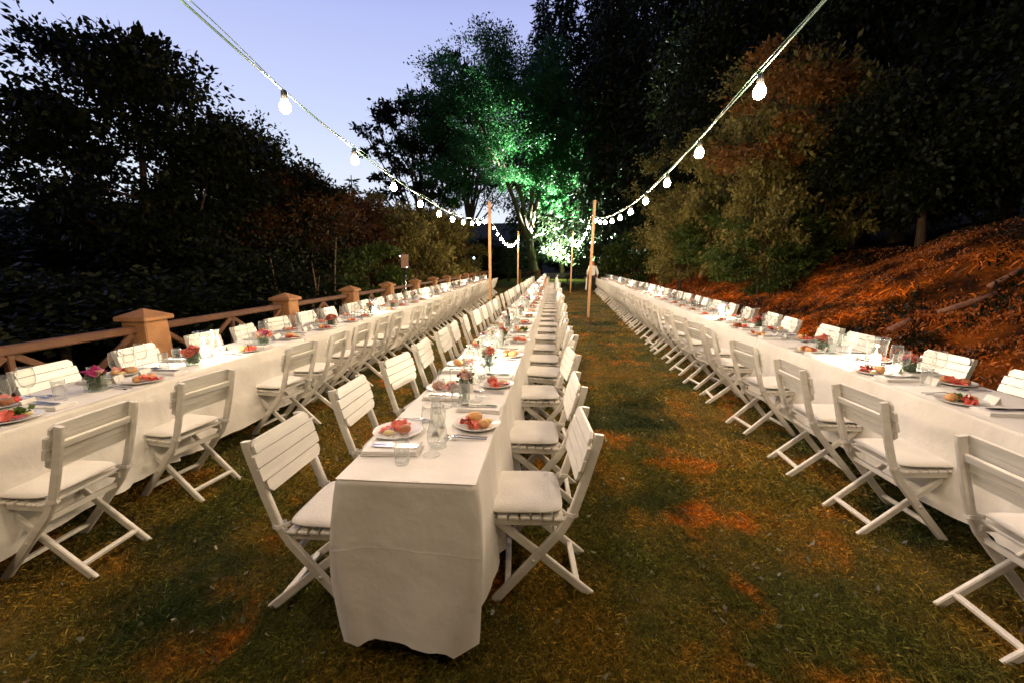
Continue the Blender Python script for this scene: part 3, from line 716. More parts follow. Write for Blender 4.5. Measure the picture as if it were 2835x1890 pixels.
def rail_between(a, b):
    d = (Vector(b) - Vector(a)); side = Vector((-d.y, d.x, 0)).normalized()
    m = MB().path([Vector(a) + Vector((0, 0, .925)), Vector(b) + Vector((0, 0, .925))], .08, .075, side, .012); place('rail', m.mesh('rail', 'rail'), parent=fence)
    m = MB().path([Vector(a) + Vector((0, 0, .16)), Vector(b) + Vector((0, 0, .16))], .08, .08, side, .012); place('rail', m.mesh('rail', 'rail'), parent=fence)
    mid = (Vector(a) + Vector(b)) / 2
    m = MB().path([mid + Vector((0, 0, .20)), mid + Vector((0, 0, .888))], .055, .05, side, .008); place('upright', m.mesh('upright', 'rail'), parent=fence)
    for p, q in ((a, mid), (mid, b)):
        p = Vector(p); q = Vector(q); e = (q - p).normalized() * .04
        for k, (z0, z1) in enumerate(((.21, .88), (.88, .21))):
            o = side * (.018 if k else -.018)
            m = MB().path([p + e + o + Vector((0, 0, z0)), q - e + o + Vector((0, 0, z1))], .03, .055, side, .006); place('brace', m.mesh('brace', 'rail'), parent=fence)
for i, y in enumerate(pil):
    o = place('pillar', SHAFT, (FX(y), y, 0), parent=fence); place('cap', CAP, parent=o)
    if i: rail_between((FX(pil[i - 1]), pil[i - 1] + .14, 0), (FX(y), y - .14, 0))
for x, y in ((-2.35, 35.6), (-.75, 35.9)):
    o = place('pillar', SHAFT, (x, y, 0), parent=fence); place('cap', CAP, parent=o)
rail_between((-2.12, 35.65, 0), (-.98, 35.85, 0))

# ------------------------------------------------------------------ light poles and strings of bulbs
POLEX = {'fence': -1.74, 'hill': 1.25}
POLEY = [-10.9, 1.0, 12.9, 24.4]
def pole_mesh(leanx):
    return MB().path([(0, 0, -.3), (leanx * .5, .01, 1.6), (leanx, 0, 3.37)], .075, .075, (1, 0, 0), .006).mesh('light_pole', 'wood')
for sd, x in POLEX.items():
    for i, y in enumerate(POLEY[2:]):
        me = pole_mesh({'fence': (.0, .03), 'hill': (.10, .07)}[sd][i])
        xx = x + (.05 if sd == 'hill' and i == 0 else 0) + {'fence': (0, .03), 'hill': (-.09, .02)}[sd][i]
        o = place('light_pole', me, (xx, y, 0), label=f"square timber light pole, {'nearer' if i == 0 else 'farther'} of two {'between the fence table and middle table' if sd == 'fence' else 'in the grass aisle by the hillside table'}", cat='pole', group='timber poles carrying the bulbs')
SPAN_MID = 0.0
def string_z(y):
    for a, b in zip(POLEY, POLEY[1:] + [36.5]):
        if a <= y <= b:
            m, h = (a + b) / 2, (b - a) / 2
            return 2.46 + .50 * ((y - m) / h) ** 2
mb = MB()
prof = [(.003, -.040), (.014, -.038), (.025, -.031), (.0325, -.019), (.035, -.004), (.0335, .011), (.027, .026), (.019, .038), (.016, .046)]
mb.lathe(prof, 12); BULB = mb.mesh('bulb', 'bulb')
mb = MB(); mb.lathe([(.001, .104), (.014, .102), (.019, .094), (.0205, .044), (.017, .040)], 10); SOCKET = mb.mesh('socket', 'socket')
for sd, x in POLEX.items():
    st = place('light_string', None, (x, 0, 0), label=f"drooping string of glowing round bulbs on the poles {'nearest the fence' if sd == 'fence' else 'nearest the hillside'}", cat='string lights', group='strings of bulbs over the lawn')
    pts = [(.012 * math.sin(y * 1.3), y, string_z(y)) for y in np.concatenate([np.linspace(-.6, 12.9, 90), np.linspace(13.1, 24.4, 60)])]
    if sd == 'fence': pts += [(.05, 27, 2.78), (.1, 31, 2.7), (-.2, 37, 3.0), (-.3, 42.4, 3.4)]
    place('cable', MB().tube(pts, .0062, 6).mesh('cable', 'cable'), parent=st)
    pts2 = [(p[0] + .016 * math.cos(p[1] * 3), p[1], p[2] + .016 + .010 * math.sin(p[1] * 3.3)) for p in pts]
    place('cable', MB().tube(pts2, .003, 5).mesh('cable', 'cable'), parent=st)
    ys = [y for y in (2.9 + 1.0 * k + (-.07 if k < 0 else .02 * math.sin(k * 2)) for k in range(-3, 22)) if abs(y - 12.9) > .12] + [24.2]
    for y in ys:
        o = place('bulb', BULB, (.0, y, string_z(y) - .104), parent=st); place('socket', SOCKET, parent=o)
pts = [(POLEX['hill'] + .05, 24.4, 2.95), (.9, 28, 2.75), (.45, 33, 2.62), (-.4, 38, 3.1), (-1.4, 42.5, 3.7)]
tag(place('power_cable', MB().tube(pts, .014, 6).mesh('power_cable', 'cable')), 'sagging pale cable between the farther light pole and the floodlit tree', 'cable')

# the floodlight that lights the tree: a drum on the grass beside the bench
fl = place('floodlight', None, (HX + 2.7, HY + 1.2, float(gz(HX + 2.7, HY + 1.2))), label='glaring floodlight on the ground beside the forked trunk, shining up into the crown', cat='floodlight')
aim = Vector((.34, -.22, 1.0)).normalized(); q_ = aim.to_track_quat('Z', 'Y').to_matrix()
m = MB().lathe([(.02, -.16), (.13, -.14), (.20, -.02), (.21, .10), (.195, .10), (.185, .0)], 14); m.v = [tuple(q_ @ Vector(v) + Vector((0, 0, .42))) for v in m.v]
place('housing', m.mesh('housing', 'black'), parent=fl)
m = MB().lathe([(.001, .02), (.185, .02)], 14); m.v = [tuple(q_ @ Vector(v) + Vector((0, 0, .42))) for v in m.v]
place('lens', m.mesh('lens', 'floodface'), parent=fl)
place('bracket', MB().path([(-.23, 0, .42), (-.23, 0, .05), (.23, 0, .05), (.23, 0, .42)], .03, .012, (0, 1, 0), .002).mesh('bracket', 'black'), parent=fl)
place('foot', MB().box((0, 0, .02), (.4, .3, .04), .008).mesh('foot', 'black'), parent=fl)
L = bpy.data.lights.new('flood_beam', 'SPOT'); L.energy = FLOOD_W; L.color = (.84, 1.0, .87); L.spot_size = R(118); L.spot_blend = .55; L.shadow_soft_size = .12
lo = bpy.data.objects.new('flood_beam', L); COL.objects.link(lo); lo.parent = fl; lo.location = Vector((0, 0, .42)) + aim * .16
lo.rotation_euler = aim.to_track_quat('-Z', 'Y').to_euler()

# ------------------------------------------------------------------ the tables
LX = lambda y: -2.66 - .034 * max(0, y - 8)                     # lawn-side edge of the fence table
RX = lambda y: 2.30 + .043 * max(0, y - 5)                      # aisle-side edge of the hillside table
MX = lambda y: -.525 + .0135 * (y - 1.4)                        # centre of the middle table
TABLES = {'fence': (lambda y: LX(y) - .29, .29, 0.0, 11), 'middle': (MX, .265, 1.44, 12), 'hillside': (lambda y: RX(y) + .29, .29, .4, 12)}
TZ = .772
def cloth_mesh(cx, hw, y0, y1, near, far, seed, fine):
    """a linen cloth over a table from y0 to y1: flat top, rounded edge, hanging sides with folds."""
    r = np.random.default_rng(seed); L = y1 - y0; step = .045 if fine else .11
    per = []                                                     # perimeter: (x, y, outward normal, arc position, exposed)
    ns = max(8, int(L / step)); ne = max(6, int(2 * hw / (step * .8)))
    for i in range(ns): per.append((1, -1 + 2 * i / ns, 'R'))
    for i in range(ne): per.append((1 - 2 * i / ne, 1, 'F'))
    for i in range(ns): per.append((-1, 1 - 2 * i / ns, 'L'))
    for i in range(ne): per.append((-1 + 2 * i / ne, -1, 'N'))
    rows = [0, .012, .03, .08, .16, .26, .36, .408, .414, .42, .426, .432, .54, .66, .78, .90, 1.0] if fine else [0, .03, .25, .5, .75, 1.0]
    n = len(per); V = []
    ph = r.uniform(0, 6.3, 8); creases = r.uniform(y0, y1, int(L * 2.2))
    for j, t in enumerate(rows):
        for (a, b, sd) in per:
            y = (y0 + y1) / 2 + b * L / 2; x = cx(y) + a * hw
            nxn = np.array([a if abs(a) > .999 else 0, b if abs(b) > .999 else 0], float)
            if abs(a) > .98 and abs(b) > .98: nxn = np.array([np.sign(a), np.sign(b)]) * .75
            ex = 1.0
            if b < -.999 and not near: ex = 0.0 if abs(a) < .97 else .6
            if b > .999 and not far: ex = 0.0 if abs(a) < .97 else .6
            corner = max(0, abs(a * hw) - hw + .10) / .10 * max(0, abs(b * L / 2) - L / 2 + .12) / .12
            s = y if sd in 'RL' else x * 1.7 + 3
            drop = (.595 + .018 * math.sin(s * 1.9 + ph[0]) + .012 * math.sin(s * 4.7 + ph[1]))
            if near and b < 0 and sd in 'RL': drop += .080 * math.exp(-((y - y0) / .30) ** 2)
            if sd == 'N' and near: drop = .625 + .055 * abs(a) ** 2 + .010 * math.sin(a * 2.6 + .5)
            drop += (.085 if not (near and b < 0) else 0) * corner * ex
            wv = .026 * sum(math.exp(-((s - c_) / .022) ** 2) - .7 * math.exp(-((s - c_ - .05) / .03) ** 2) for c_ in creases) + .012 * math.sin(s * 5.2 + ph[2]) + .009 * math.sin(s * 11 + ph[3]) + .005 * math.sin(s * 23 + ph[4])
            if sd == 'N' and near: wv = .016 * math.sin((a + .25) * 3.4) - .006 * math.cos(a * 7)
            off = .006 * min(1, t / .012) + (t ** 1.3) * (.028 + wv * 1.3) + .055 * corner * t * (t > .05)
            if sd == 'N' and near: off += .035 * t ** 2
            z = TZ - .005 * min(1, t / .012) - drop * t
            if t == 0: off = -.004
            if fine and abs(t - .42) < .001: off += .0008           # the pressed crease round the cloth
            if fine and sd == 'N' and near:
                off += .007 * math.exp(-((a - .12) / .035) ** 2) * min(1, t * 6)
                if abs(t - .42) < .001: z += .0012 * math.sin(a * 5)
            if near and b < 0 and abs(a) > .999: off += (.012 * math.sin(PI * min(t * 1.25, 1)) - .05 * t ** 3) * math.exp(-((y - y0) / .16) ** 2)
            off *= ex; z = TZ - (TZ - z) * (ex if t > 0 else 1)
            if near and sd == 'N': x -= a * hw * .17 * t ** 3
            V.append((x + nxn[0] * off, y + nxn[1] * off, z + r.normal(0, .0006)))
    F = []
    for j in range(len(rows) - 1):
        for i in range(n): F.append((j * n + i, (j + 1) * n + i, (j + 1) * n + (i + 1) % n, j * n + (i + 1) % n))
    # the top: strips across, with slight ripples and fold lines
    nt_ = max(6, int(L / (.07 if fine else .3))); nu = 9; base = len(V)
    for j in range(nt_ + 1):
        b = -1 + 2 * j / nt_; y = (y0 + y1) / 2 + b * (L / 2 + .004)
        for i in range(nu + 1):
            a = -1 + 2 * i / nu
            edge = min(1, (1 - abs(a)) * 4) * min(1, (1 - abs(b)) * 8)
            V.append((cx(y) + a * (hw + .004), y, TZ + edge * (.0014 * math.sin(y * 9 + ph[5]) + .0012 * math.sin(a * 8 + y * 3) + (.0018 if i == nu // 2 else 0))))
    for j in range(nt_):
        for i in range(nu):
            k = base + j * (nu + 1) + i; F.append((k, k + 1, k + nu + 2, k + nu + 1))
    m = bpy.data.meshes.new('tablecloth'); m.from_pydata(V, [], F); m.materials.append(M['cloth'])
    m.polygons.foreach_set('use_smooth', [True] * len(F)); m.update(); return m
for tn, (cx, hw, y0, nt_) in TABLES.items():
    k = 0; i = 0
    while i < nt_:
        m = min(2, nt_ - i); ya, yb = y0 + 2.2 * i, y0 + 2.2 * (i + m); k += 1
        o = place('tablecloth', cloth_mesh(cx, hw, ya, yb, i == 0, i + m >= nt_, 400 + i + int(hw * 1000) + (5 if tn == 'hillside' else 0), ya < 10))
        end = ' hanging to the grass' if (tn == 'middle' and i == 0) else ''
        tag(o, f"white linen tablecloth{end}, {nth(k)} from near end, {tn} table", 'tablecloth', 'white tablecloths on the long tables')
        i += m

# ------------------------------------------------------------------ folding chairs
def chair_meshes():
    P = {}
    def leg_outer(x):
        pts = [(x, .225, 0), (x, .055, .20), (x, -.085, .37), (x, -.135, .46), (x, -.18, .60), (x, -.235, .80), (x, -.240, .832)]
        m = MB().path(pts, .024, .042, (1, 0, 0), .005)
        return m.mesh('leg', 'paint')
    def leg_inner(x):
        return MB().path([(x, -.235, 0), (x, .00, .205), (x, .22, .395)], .022, .040, (1, 0, 0), .005).mesh('leg', 'paint')
    P['leg'] = [leg_outer(.185), leg_outer(-.185), leg_inner(.150), leg_inner(-.150)]
    P['slat'] = []
    for k in range(4):
        z = .608 + k * .0585; y = -.18 - .055 * (z - .60) / .2 + .030
        w = (.200, .217, .217, .198)[k]; m = MB()
        h = .0565; t = .014; rot = Matrix.Rotation(R(15.4), 3, 'X')
        cut = .022 if k in (0, 3) else .006
        top = k == 3; bot = k == 0
        out = [(-w, -h / 2 + (cut if bot else .004)), (-w + (cut if bot else .006), -h / 2), (w - (cut if bot else .006), -h / 2), (w, -h / 2 + (cut if bot else .004)),
               (w, h / 2 - (cut if top else .004)), (w - (cut if top else .006), h / 2), (-w + (cut if top else .006), h / 2), (-w, h / 2 - (cut if top else .004))]
        vs = []
        for yy in (-t / 2, t / 2):
            for (a, b) in out: vs.append(rot @ Vector((a, yy + .010 * (1 - (a / w) ** 2) * -1, b)) + Vector((0, y, z + h / 2)))
        m.add(vs, [tuple(range(7, -1, -1)), tuple(range(8, 16))] + [(i, (i + 1) % 8, 8 + (i + 1) % 8, 8 + i) for i in range(8)])
        P['slat'].append(m.mesh('back_slat', 'paint'))
    P['rail'] = MB().box((0, -.213, .735), (.35, .018, .040), .004, Matrix.Rotation(R(15), 3, 'X')).mesh('back_rail', 'paint')
    P['seat_slat'] = []
    for k in range(7):
        y = -.070 + k * .052; w = .400 if k < 6 else .37
        P['seat_slat'].append(MB().box((0, y, .424 + .002 * k), (w, .045, .016), .004).mesh('seat_slat', 'paint'))
    P['seat_rail'] = [MB().path([(x, -.10, .400), (x, .27, .405)], .022, .034, (1, 0, 0), .004).mesh('seat_rail', 'paint') for x in (.172, -.172)]
    P['stretcher'] = [MB().path([(-.145, -.165, .068), (.145, -.165, .068)], .020, .030, (0, 0, 1), .004).mesh('stretcher', 'paint'),
                      MB().path([(-.18, .165, .075), (.18, .165, .075)], .020, .030, (0, 0, 1), .004).mesh('stretcher', 'paint'),
                      MB().path([(-.18, -.058, .335), (.18, -.058, .335)], .030, .020, (0, 0, 1), .004).mesh('stretcher', 'paint')]
    m = MB(); nu, nv = 14, 14; vs = []
    for lay in (0, 1):
        for j in range(nv + 1):
            for i in range(nu + 1):
                u = -1 + 2 * i / nu; v = -1 + 2 * j / nv
                kx = (1 - .10 * (abs(v) ** 6)); ky = (1 - .08 * (abs(u) ** 6))
                ed = (1 - max(abs(u), abs(v)) ** 6)
                z = .438 + .002 * 3 + (.021 + .015 * ed ** .4 if lay else .014 - .010 * ed ** .45)
                if lay: z += .0022 * math.sin(7 * u + 3 * v) * ed + .0025 * math.sin(5 * v - 4 * u) * ed
                vs.append((u * .195 * kx, .092 + v * .185 * ky, z))
    fs = []; st = (nu + 1) * (nv + 1)
    for j in range(nv):
        for i in range(nu):
            a = j * (nu + 1) + i
            fs.append((a, a + nu + 1, a + nu + 2, a + 1)); fs.append((st + a, st + a + 1, st + a + nu + 2, st + a + nu + 1))
    ring = [i for i in range(nu)] + [nu + j * (nu + 1) for j in range(nv)] + [nv * (nu + 1) + nu - i for i in range(nu)] + [(nv - j) * (nu + 1) for j in range(nv)]
    for q in range(len(ring)): a, b = ring[q], ring[(q + 1) % len(ring)]; fs.append((a, b, st + b, st + a))
    m.add(vs, fs, True); P['cushion'] = m.mesh('cushion', 'cushion')
    P['tie'] = []
    for sx in (1, -1):
        m = MB(); pts = [(sx * .165, -.088, .452), (sx * .188, -.100, .450), (sx * .205, -.130, .447), (sx * .190, -.156, .446), (sx * .170, -.150, .448), (sx * .160, -.110, .452)]
        m.path(pts, .022, .005, (0, 0, 1), .002); P['tie'].append(m.mesh('tie', 'cushion'))
    P['bolt'] = []
    for sx in (1, -1): P['bolt'].append(MB().tube([(sx * .190, .047, .215), (sx * .202, .047, .215)], .008, 8).mesh('bolt', 'paint'))
    return P
CH = chair_meshes()
def joined(meshes, name):
    """the meshes of a chair as one, for those too far off to show their parts."""
    mats = []; m = MB()
    for me in meshes:
        mn = me.materials[0]
        if mn not in mats: mats.append(mn)
        m.add([v.co[:] for v in me.vertices], [tuple(p.vertices) for p in me.polygons], me.polygons[0].use_smooth, mats.index(mn))
    out = bpy.data.meshes.new(name); out.from_pydata(m.v, [], m.f)
    for mn in mats: out.materials.append(mn)
    out.polygons.foreach_set('material_index', m.mi); out.polygons.foreach_set('use_smooth', m.sm); out.update(); return out
CHAIR_FULL = [('leg', x) for x in CH['leg'][:2]] + [('leg', x) for x in CH['leg'][2:]] + [('back_slat', x) for x in CH['slat']] + [('back_rail', CH['rail'])] + \
    [('seat_slat', x) for x in CH['seat_slat']] + [('seat_rail', x) for x in CH['seat_rail']] + [('stretcher', x) for x in CH['stretcher']] + [('cushion', CH['cushion'], [('tie', x) for x in CH['tie']])] + [('bolt', x) for x in CH['bolt']]
CHAIR_MID = [('leg', x) for x in CH['leg']] + [('backrest', joined(CH['slat'] + [CH['rail']], 'backrest')), ('seat', joined(CH['seat_slat'] + CH['seat_rail'], 'seat')), ('cushion', CH['cushion'])] + [('stretcher', x) for x in CH['stretcher'][:2]]
CHAIR_FAR = [('frame', joined(CH['leg'] + CH['stretcher'], 'frame')), ('backrest', CHAIR_MID[4][1]), ('seat', CHAIR_MID[5][1]), ('cushion', CH['cushion'])]
def fill(first, end, step, r):
    ys = list(first)
    while ys[-1] + step < end: ys.append(ys[-1] + step + r.normal(0, .035) + (.0))
    return ys
rc = np.random.default_rng(77)
ROWS = {  # table, side words, facing (+1: the diner looks toward +X), chair centre x, y positions
    ('fence', 'fence side'): (+1, lambda y: LX(y) - .58 - .27, fill([2.10, 2.81, 3.53, 4.30, 4.90, 5.6], 23.9, .735, rc)),
    ('fence', 'lawn side'): (-1, lambda y: LX(y) + .15, fill([1.89, 2.62, 3.72, 4.35, 5.06, 5.77, 6.32, 7.35], 23.9, .735, rc)),
    ('middle', 'fence side'): (+1, lambda y: MX(y) - .265 - .235, fill([1.78, 2.53, 3.25, 3.98, 4.72], 27.6, .735, rc)),
    ('middle', 'hillside side'): (-1, lambda y: MX(y) + .265 + .235, fill([1.97, 2.73, 3.65, 4.38, 5.03, 5.75], 27.6, .735, rc)),
    ('hillside', 'aisle side'): (+1, lambda y: RX(y) - .225, fill([1.76, 2.61, 3.30, 4.13, 4.98, 5.6, 6.3], 26.5, .735, rc)),
    ('hillside', 'slope side'): (-1, lambda y: RX(y) + .58 + .24, fill([3.06, 3.78, 4.76, 5.36, 6.19, 6.8, 7.7], 26.5, .735, rc)),
}
for (tn, side), (face, fx, ys) in ROWS.items():
    for i, y in enumerate(ys):
        x = fx(y) - (face * abs(rc.normal(0, .03)) - .01 * face) * (i > 0); rz = (-PI / 2 if face > 0 else PI / 2) + rc.normal(0, .075)
        spec = CHAIR_FULL if y < 8.2 else CHAIR_MID if y < 15 else CHAIR_FAR
        sd = side.replace('hillside side', 'aisle side') if tn == 'middle' else side
        build(spec, 'folding_chair', (x, y, float(gz(x, y))), rz,
              label=f"white slatted folding chair, {nth(i + 1)} from the near end, {sd} of {tn} table", cat='chair', group='white folding chairs along the tables')

# ------------------------------------------------------------------ tableware
PLATE = MB().lathe([(.001, .006), (.070, .006), (.078, .009), (.112, .018), (.117, .0195), (.118, .018), (.112, .014), (.078, .003), (.066, .0), (.001, .0)], 28).mesh('plate', 'china')
WG_BOWL = MB().lathe([(.004, .088), (.018, .094), (.030, .112), (.0345, .135), (.034, .165), (.030, .200), (.0293, .2005), (.033, .165), (.0335, .135), (.029, .113), (.016, .096), (.001, .092)], 16).mesh('bowl', 'glass')
WG_STEM = MB().lathe([(.001, .0), (.034, .0), (.035, .002), (.020, .005), (.006, .012), (.0035, .03), (.0035, .075), (.005, .089)], 14).mesh('stem', 'glass')
TUMBLER = MB().lathe([(.001, .0), (.026, .0), (.028, .004), (.0325, .138), (.0320, .1385), (.0275, .014), (.022, .011), (.001, .010)], 18).mesh('tumbler', 'glass')
CARAFE = MB().lathe([(.001, 0), (.040, 0), (.044, .008), (.046, .03), (.043, .07), (.030, .12), (.020, .155), (.018, .175), (.022, .205), (.033, .234), (.032, .2345), (.021, .205), (.017, .175), (.019, .155), (.029, .12), (.042, .07), (.0445, .03), (.040, .012), (.001, .010)], 20).mesh('carafe', 'glass')
HURR = MB().lathe([(.001, 0), (.058, 0), (.063, .006), (.064, .10), (.066, .17), (.072, .205), (.079, .222), (.078, .223), (.070, .205), (.0645, .17), (.0625, .10), (.061, .012), (.001, .010)], 24).mesh('hurricane_glass', 'hurricane')
CYLV = MB().lathe([(.001, 0), (.030, 0), (.032, .004), (.032, .135), (.031, .1355), (.0305, .010), (.001, .008)], 16).mesh('cylinder_vase', 'vase')
BOTTLE = MB().lathe([(.001, 0), (.030, 0), (.033, .006), (.033, .13), (.028, .155), (.013, .185), (.012, .225), (.014, .228), (.014, .238), (.001, .239)], 16).mesh('bottle', 'wine')
m = MB()
a = .050; b = .0465
def sq(r, z): return [(-r, -r, z), (r, -r, z), (r, r, z), (-r, r, z)]
m.add(sq(a, 0) + sq(a, .100) + sq(b, .100) + sq(b, .010), [(3, 2, 1, 0)] + [(i, (i + 1) % 4, 4 + (i + 1) % 4, 4 + i) for i in range(4)] + [(4 + i, 4 + (i + 1) % 4, 8 + (i + 1) % 4, 8 + i) for i in range(4)] + [(8 + i, 8 + (i + 1) % 4, 12 + (i + 1) % 4, 12 + i) for i in range(4)] + [(12, 13, 14, 15)])
CUBEV = m.mesh('cube_vase', 'vase')
m = MB(); CANDLE_R = .034
m.lathe([(.001, .010), (CANDLE_R, .010), (CANDLE_R, .088), (.031, .093), (.020, .086), (.001, .084)], 16); WAX = m.mesh('wax', 'wax')
WICK = MB().tube([(0, 0, .084), (.001, 0, .098)], .0012, 5).mesh('wick', 'black')
FLAME = MB().lathe([(.0005, .094), (.005, .100), (.0065, .108), (.004, .122), (.0005, .136)], 8).mesh('flame', 'flame')
def napkin():
    m = MB()
    for k, (w, d, z) in enumerate(((.118, .245, .0035), (.114, .240, .0105), (.110, .236, .0175))):
        m.box((0, .0, z), (w, d, .0062), .0028)
    m.tube([(.057, -.118, .010), (.0585, 0, .010), (.057, .118, .010)], .0098, 8)
    return m.mesh('napkin', 'napkin')
NAPKIN = napkin()
def knife():
    m = MB(); vs = []; prof = [(-.105, .006), (-.09, .0085), (-.03, .0065), (-.005, .006), (.0, .0085), (.06, .0095), (.092, .006), (.102, .001)]
    for y, w in prof:
        for sx, z in ((-w, .0), (w, .0), (w, .0028), (-w, .0028)): vs.append((sx, y, z))
    fs = [(3, 2, 1, 0)] + [(i * 4 + k, i * 4 + (k + 1) % 4, i * 4 + 4 + (k + 1) % 4, i * 4 + 4 + k) for i in range(len(prof) - 1) for k in range(4)] + [tuple(len(prof) * 4 - 4 + k for k in range(4))]
    return m.add(vs, fs).mesh('knife', 'steel')
KNIFE = knife()
def fork():
    m = MB(); m.path([(0, -.10, .003), (0, -.03, .004), (0, .03, .010), (0, .045, .010)], .008, .003, (1, 0, 0), .0006)
    m.path([(0, .040, .010), (0, .058, .006)], .022, .0025, (1, 0, 0), .0006)
    for x in (-.0095, -.0032, .0032, .0095): m.path([(x, .056, .006), (x, .08, .003), (x, .098, .007)], .003, .002, (1, 0, 0), .0004)
    return m.mesh('fork', 'steel')
FORK = fork()
CARD = MB().add([(-.040, -.020, .0), (.040, -.020, 0), (.040, 0, .048), (-.040, 0, .048), (-.040, .020, 0), (.040, .020, 0), (-.039, -.0185, 0), (.039, -.0185, 0), (.039, 0, .0460), (-.039, 0, .0460), (-.039, .0185, 0), (.039, .0185, 0)],
                [(0, 1, 2, 3), (3, 2, 5, 4), (9, 8, 7, 6), (10, 11, 8, 9), (0, 6, 7, 1), (4, 5, 11, 10)]).mesh('place_card', 'card')

def wavy_disc(m, c, r, seed, tilt, z=.0, fold=.012, mi=0):
    q = random.Random(seed); n = 14; vs = [Vector((0, 0, .004))]; p1, p2 = q.uniform(0, 6), q.uniform(0, 6)
    for ring in (.55, 1.0):
        for k in range(n):
            a = 2 * PI * k / n; rr = r * ring * (1 + .12 * math.sin(3 * a + p1))
            vs.append(Vector((rr * math.cos(a), rr * math.sin(a) * .85, fold * ring * math.sin(4 * a + p2) + fold * .6 * ring)))
    rot = Matrix.Rotation(q.uniform(0, 6.3), 3, 'Z') @ Matrix.Rotation(tilt, 3, 'X')
    vs = [rot @ v + Vector(c) + Vector((0, 0, z)) for v in vs]
    fs = [(0, 1 + k, 1 + (k + 1) % n) for k in range(n)] + [(1 + k, 1 + n + k, 1 + n + (k + 1) % n, 1 + (k + 1) % n) for k in range(n)]
    m.add(vs, fs, True, mi)
ROLLS = [MB().ball((0, 0, .021), (.040, .027, .024), k, .05, 18, 12).mesh('bread_roll', 'roll' if k != 2 else 'crust') for k in range(3)]
def hams():
    out = []
    for k in range(3):
        m = MB()
        for j in range(5): wavy_disc(m, (-.03 + .016 * j, random.Random(k * 9 + j).uniform(-.012, .012), .007 + .0045 * j), .032, k * 10 + j, .35 + .1 * j, fold=.010)
        out.append(m.mesh('ham', 'ham'))
    return out
HAMS = hams()
def salamis():
    out = []
    for k in range(2):
        m = MB()
        for j in range(6): wavy_disc(m, (-.035 + .015 * j, .012 * math.sin(j + k), .006 + .003 * j), .023, 60 + k * 10 + j, .22, fold=.003)
        out.append(m.mesh('salami', 'salami'))
    return out
SALAMI = salamis()
m = MB(); q = np.random.default_rng(9)
Vq = []
for k in range(46):
    p = q.normal(0, .016, 3) * np.array([1, 1, .5]) + np.array([0, 0, .016]); d = p / .02 + q.normal(0, .5, 3); Vq.append(leaf_quads(p[None], d[None], .03, q, .9)[0])
LETT = quads_mesh('lettuce', np.array(Vq), 'lettuce')
CHEESE = [MB().ball((0, 0, .012), (.026, .016, .013), 80 + k, .10, 12, 8).mesh('cheese', 'melon') for k in range(2)]
def far_food(k):
    m = MB(); q = random.Random(k)
    m.ball((.03 * q.choice((-1, 1)), .02, .021), (.036, .026, .023), k, .05, 10, 7); m.cur = 1
    for j in range(4): wavy_disc(m, (-.03 + .02 * j, -.022, .007 + .003 * j), .030, k * 7 + j, .3, fold=.012, mi=1)
    m.cur = 2; m.ball((-.035, .03, .014), (.022, .02, .013), k + 5, .1, 8, 6)
    m.cur = 3; m.ball((.005, .045, .010), (.02, .016, .012), k + 7, .2, 8, 6)
    return m.mesh('antipasti', ['roll' if k % 2 else 'crust', 'ham', 'melon', 'lettuce'])
FARFOOD = [far_food(k) for k in range(4)]

def blossom(mat, r, seed, layers=5):
    q = np.random.default_rng(seed); V = []
    for l in range(layers):
        npet = 4 + l * 2; rr = r * (.25 + .75 * l / (layers - 1)); lift = r * (.75 - .65 * l / (layers - 1)); op = .25 + 1.0 * l / (layers - 1)
        for k in range(npet):
            a = 2 * PI * (k + .5 * l) / npet + q.normal(0, .1)
            d = np.array([math.cos(a), math.sin(a), 0]); s = np.array([-math.sin(a), math.cos(a), 0]); up = np.array([0, 0, 1.0])
            w = rr * .75 * q.uniform(.85, 1.15)
            p0 = d * rr * .25 + up * lift * .35; p1 = d * rr * .8 * math.sin(op) + d * rr * .15 + up * (lift + r * .25 * math.cos(op)); p2 = d * rr + up * (lift + r * .12 * math.cos(op * 1.3))
            V.append([p0 - s * w * .2, p0 + s * w * .2, p1 + s * w * .5, p1 - s * w * .5]); V.append([p1 - s * w * .5, p1 + s * w * .5, p2 + s * w * .25, p2 - s * w * .25])
    return quads_mesh('blossom', np.array(V), mat)
BLOS = {k: [blossom('petal_' + k, r, 500 + j + hash(k) % 1, L) for j, (r, L) in enumerate(((.030, 5), (.022, 4)))] for k in ('pink', 'coral', 'pale', 'red')}
def foliage_mesh(half, z0, z1, n, seed, spill=.02):
    q = np.random.default_rng(seed); P = q.uniform(-1, 1, (n, 3)) * np.array([half, half, 0]); P[:, 2] = q.uniform(z0, z1, n)
    P[:, :2] *= np.where(P[:, 2] > .095, 1.0 + spill / half, .88)[:, None]
    D = q.normal(0, .6, (n, 3)) + np.array([0, 0, .6])
    V = leaf_quads(P, D, .026, q, .75); lim = half * .93
    inside = V[:, :, 2].min(1) < .10
    V[inside, :, 0] = np.clip(V[inside, :, 0], -lim, lim); V[inside, :, 1] = np.clip(V[inside, :, 1], -lim, lim); V[:, :, 2] = np.maximum(V[:, :, 2], .012)
    return quads_mesh('foliage', V, 'green')
FOL_CUBE = [foliage_mesh(.042, .012, .104, 300, 600 + k, .004) for k in range(2)]
FOL_CYL = [foliage_mesh(.024, .05, .16, 110, 610 + k, .015) for k in range(2)]
STEMS = MB()
for k in range(7): STEMS.tube([(.008 * math.cos(k), .008 * math.sin(k), .012), (.017 * math.cos(k * 2.1), .017 * math.sin(k * 2.1), .14)], .0018, 4)
STEMS = STEMS.mesh('stem', 'green')
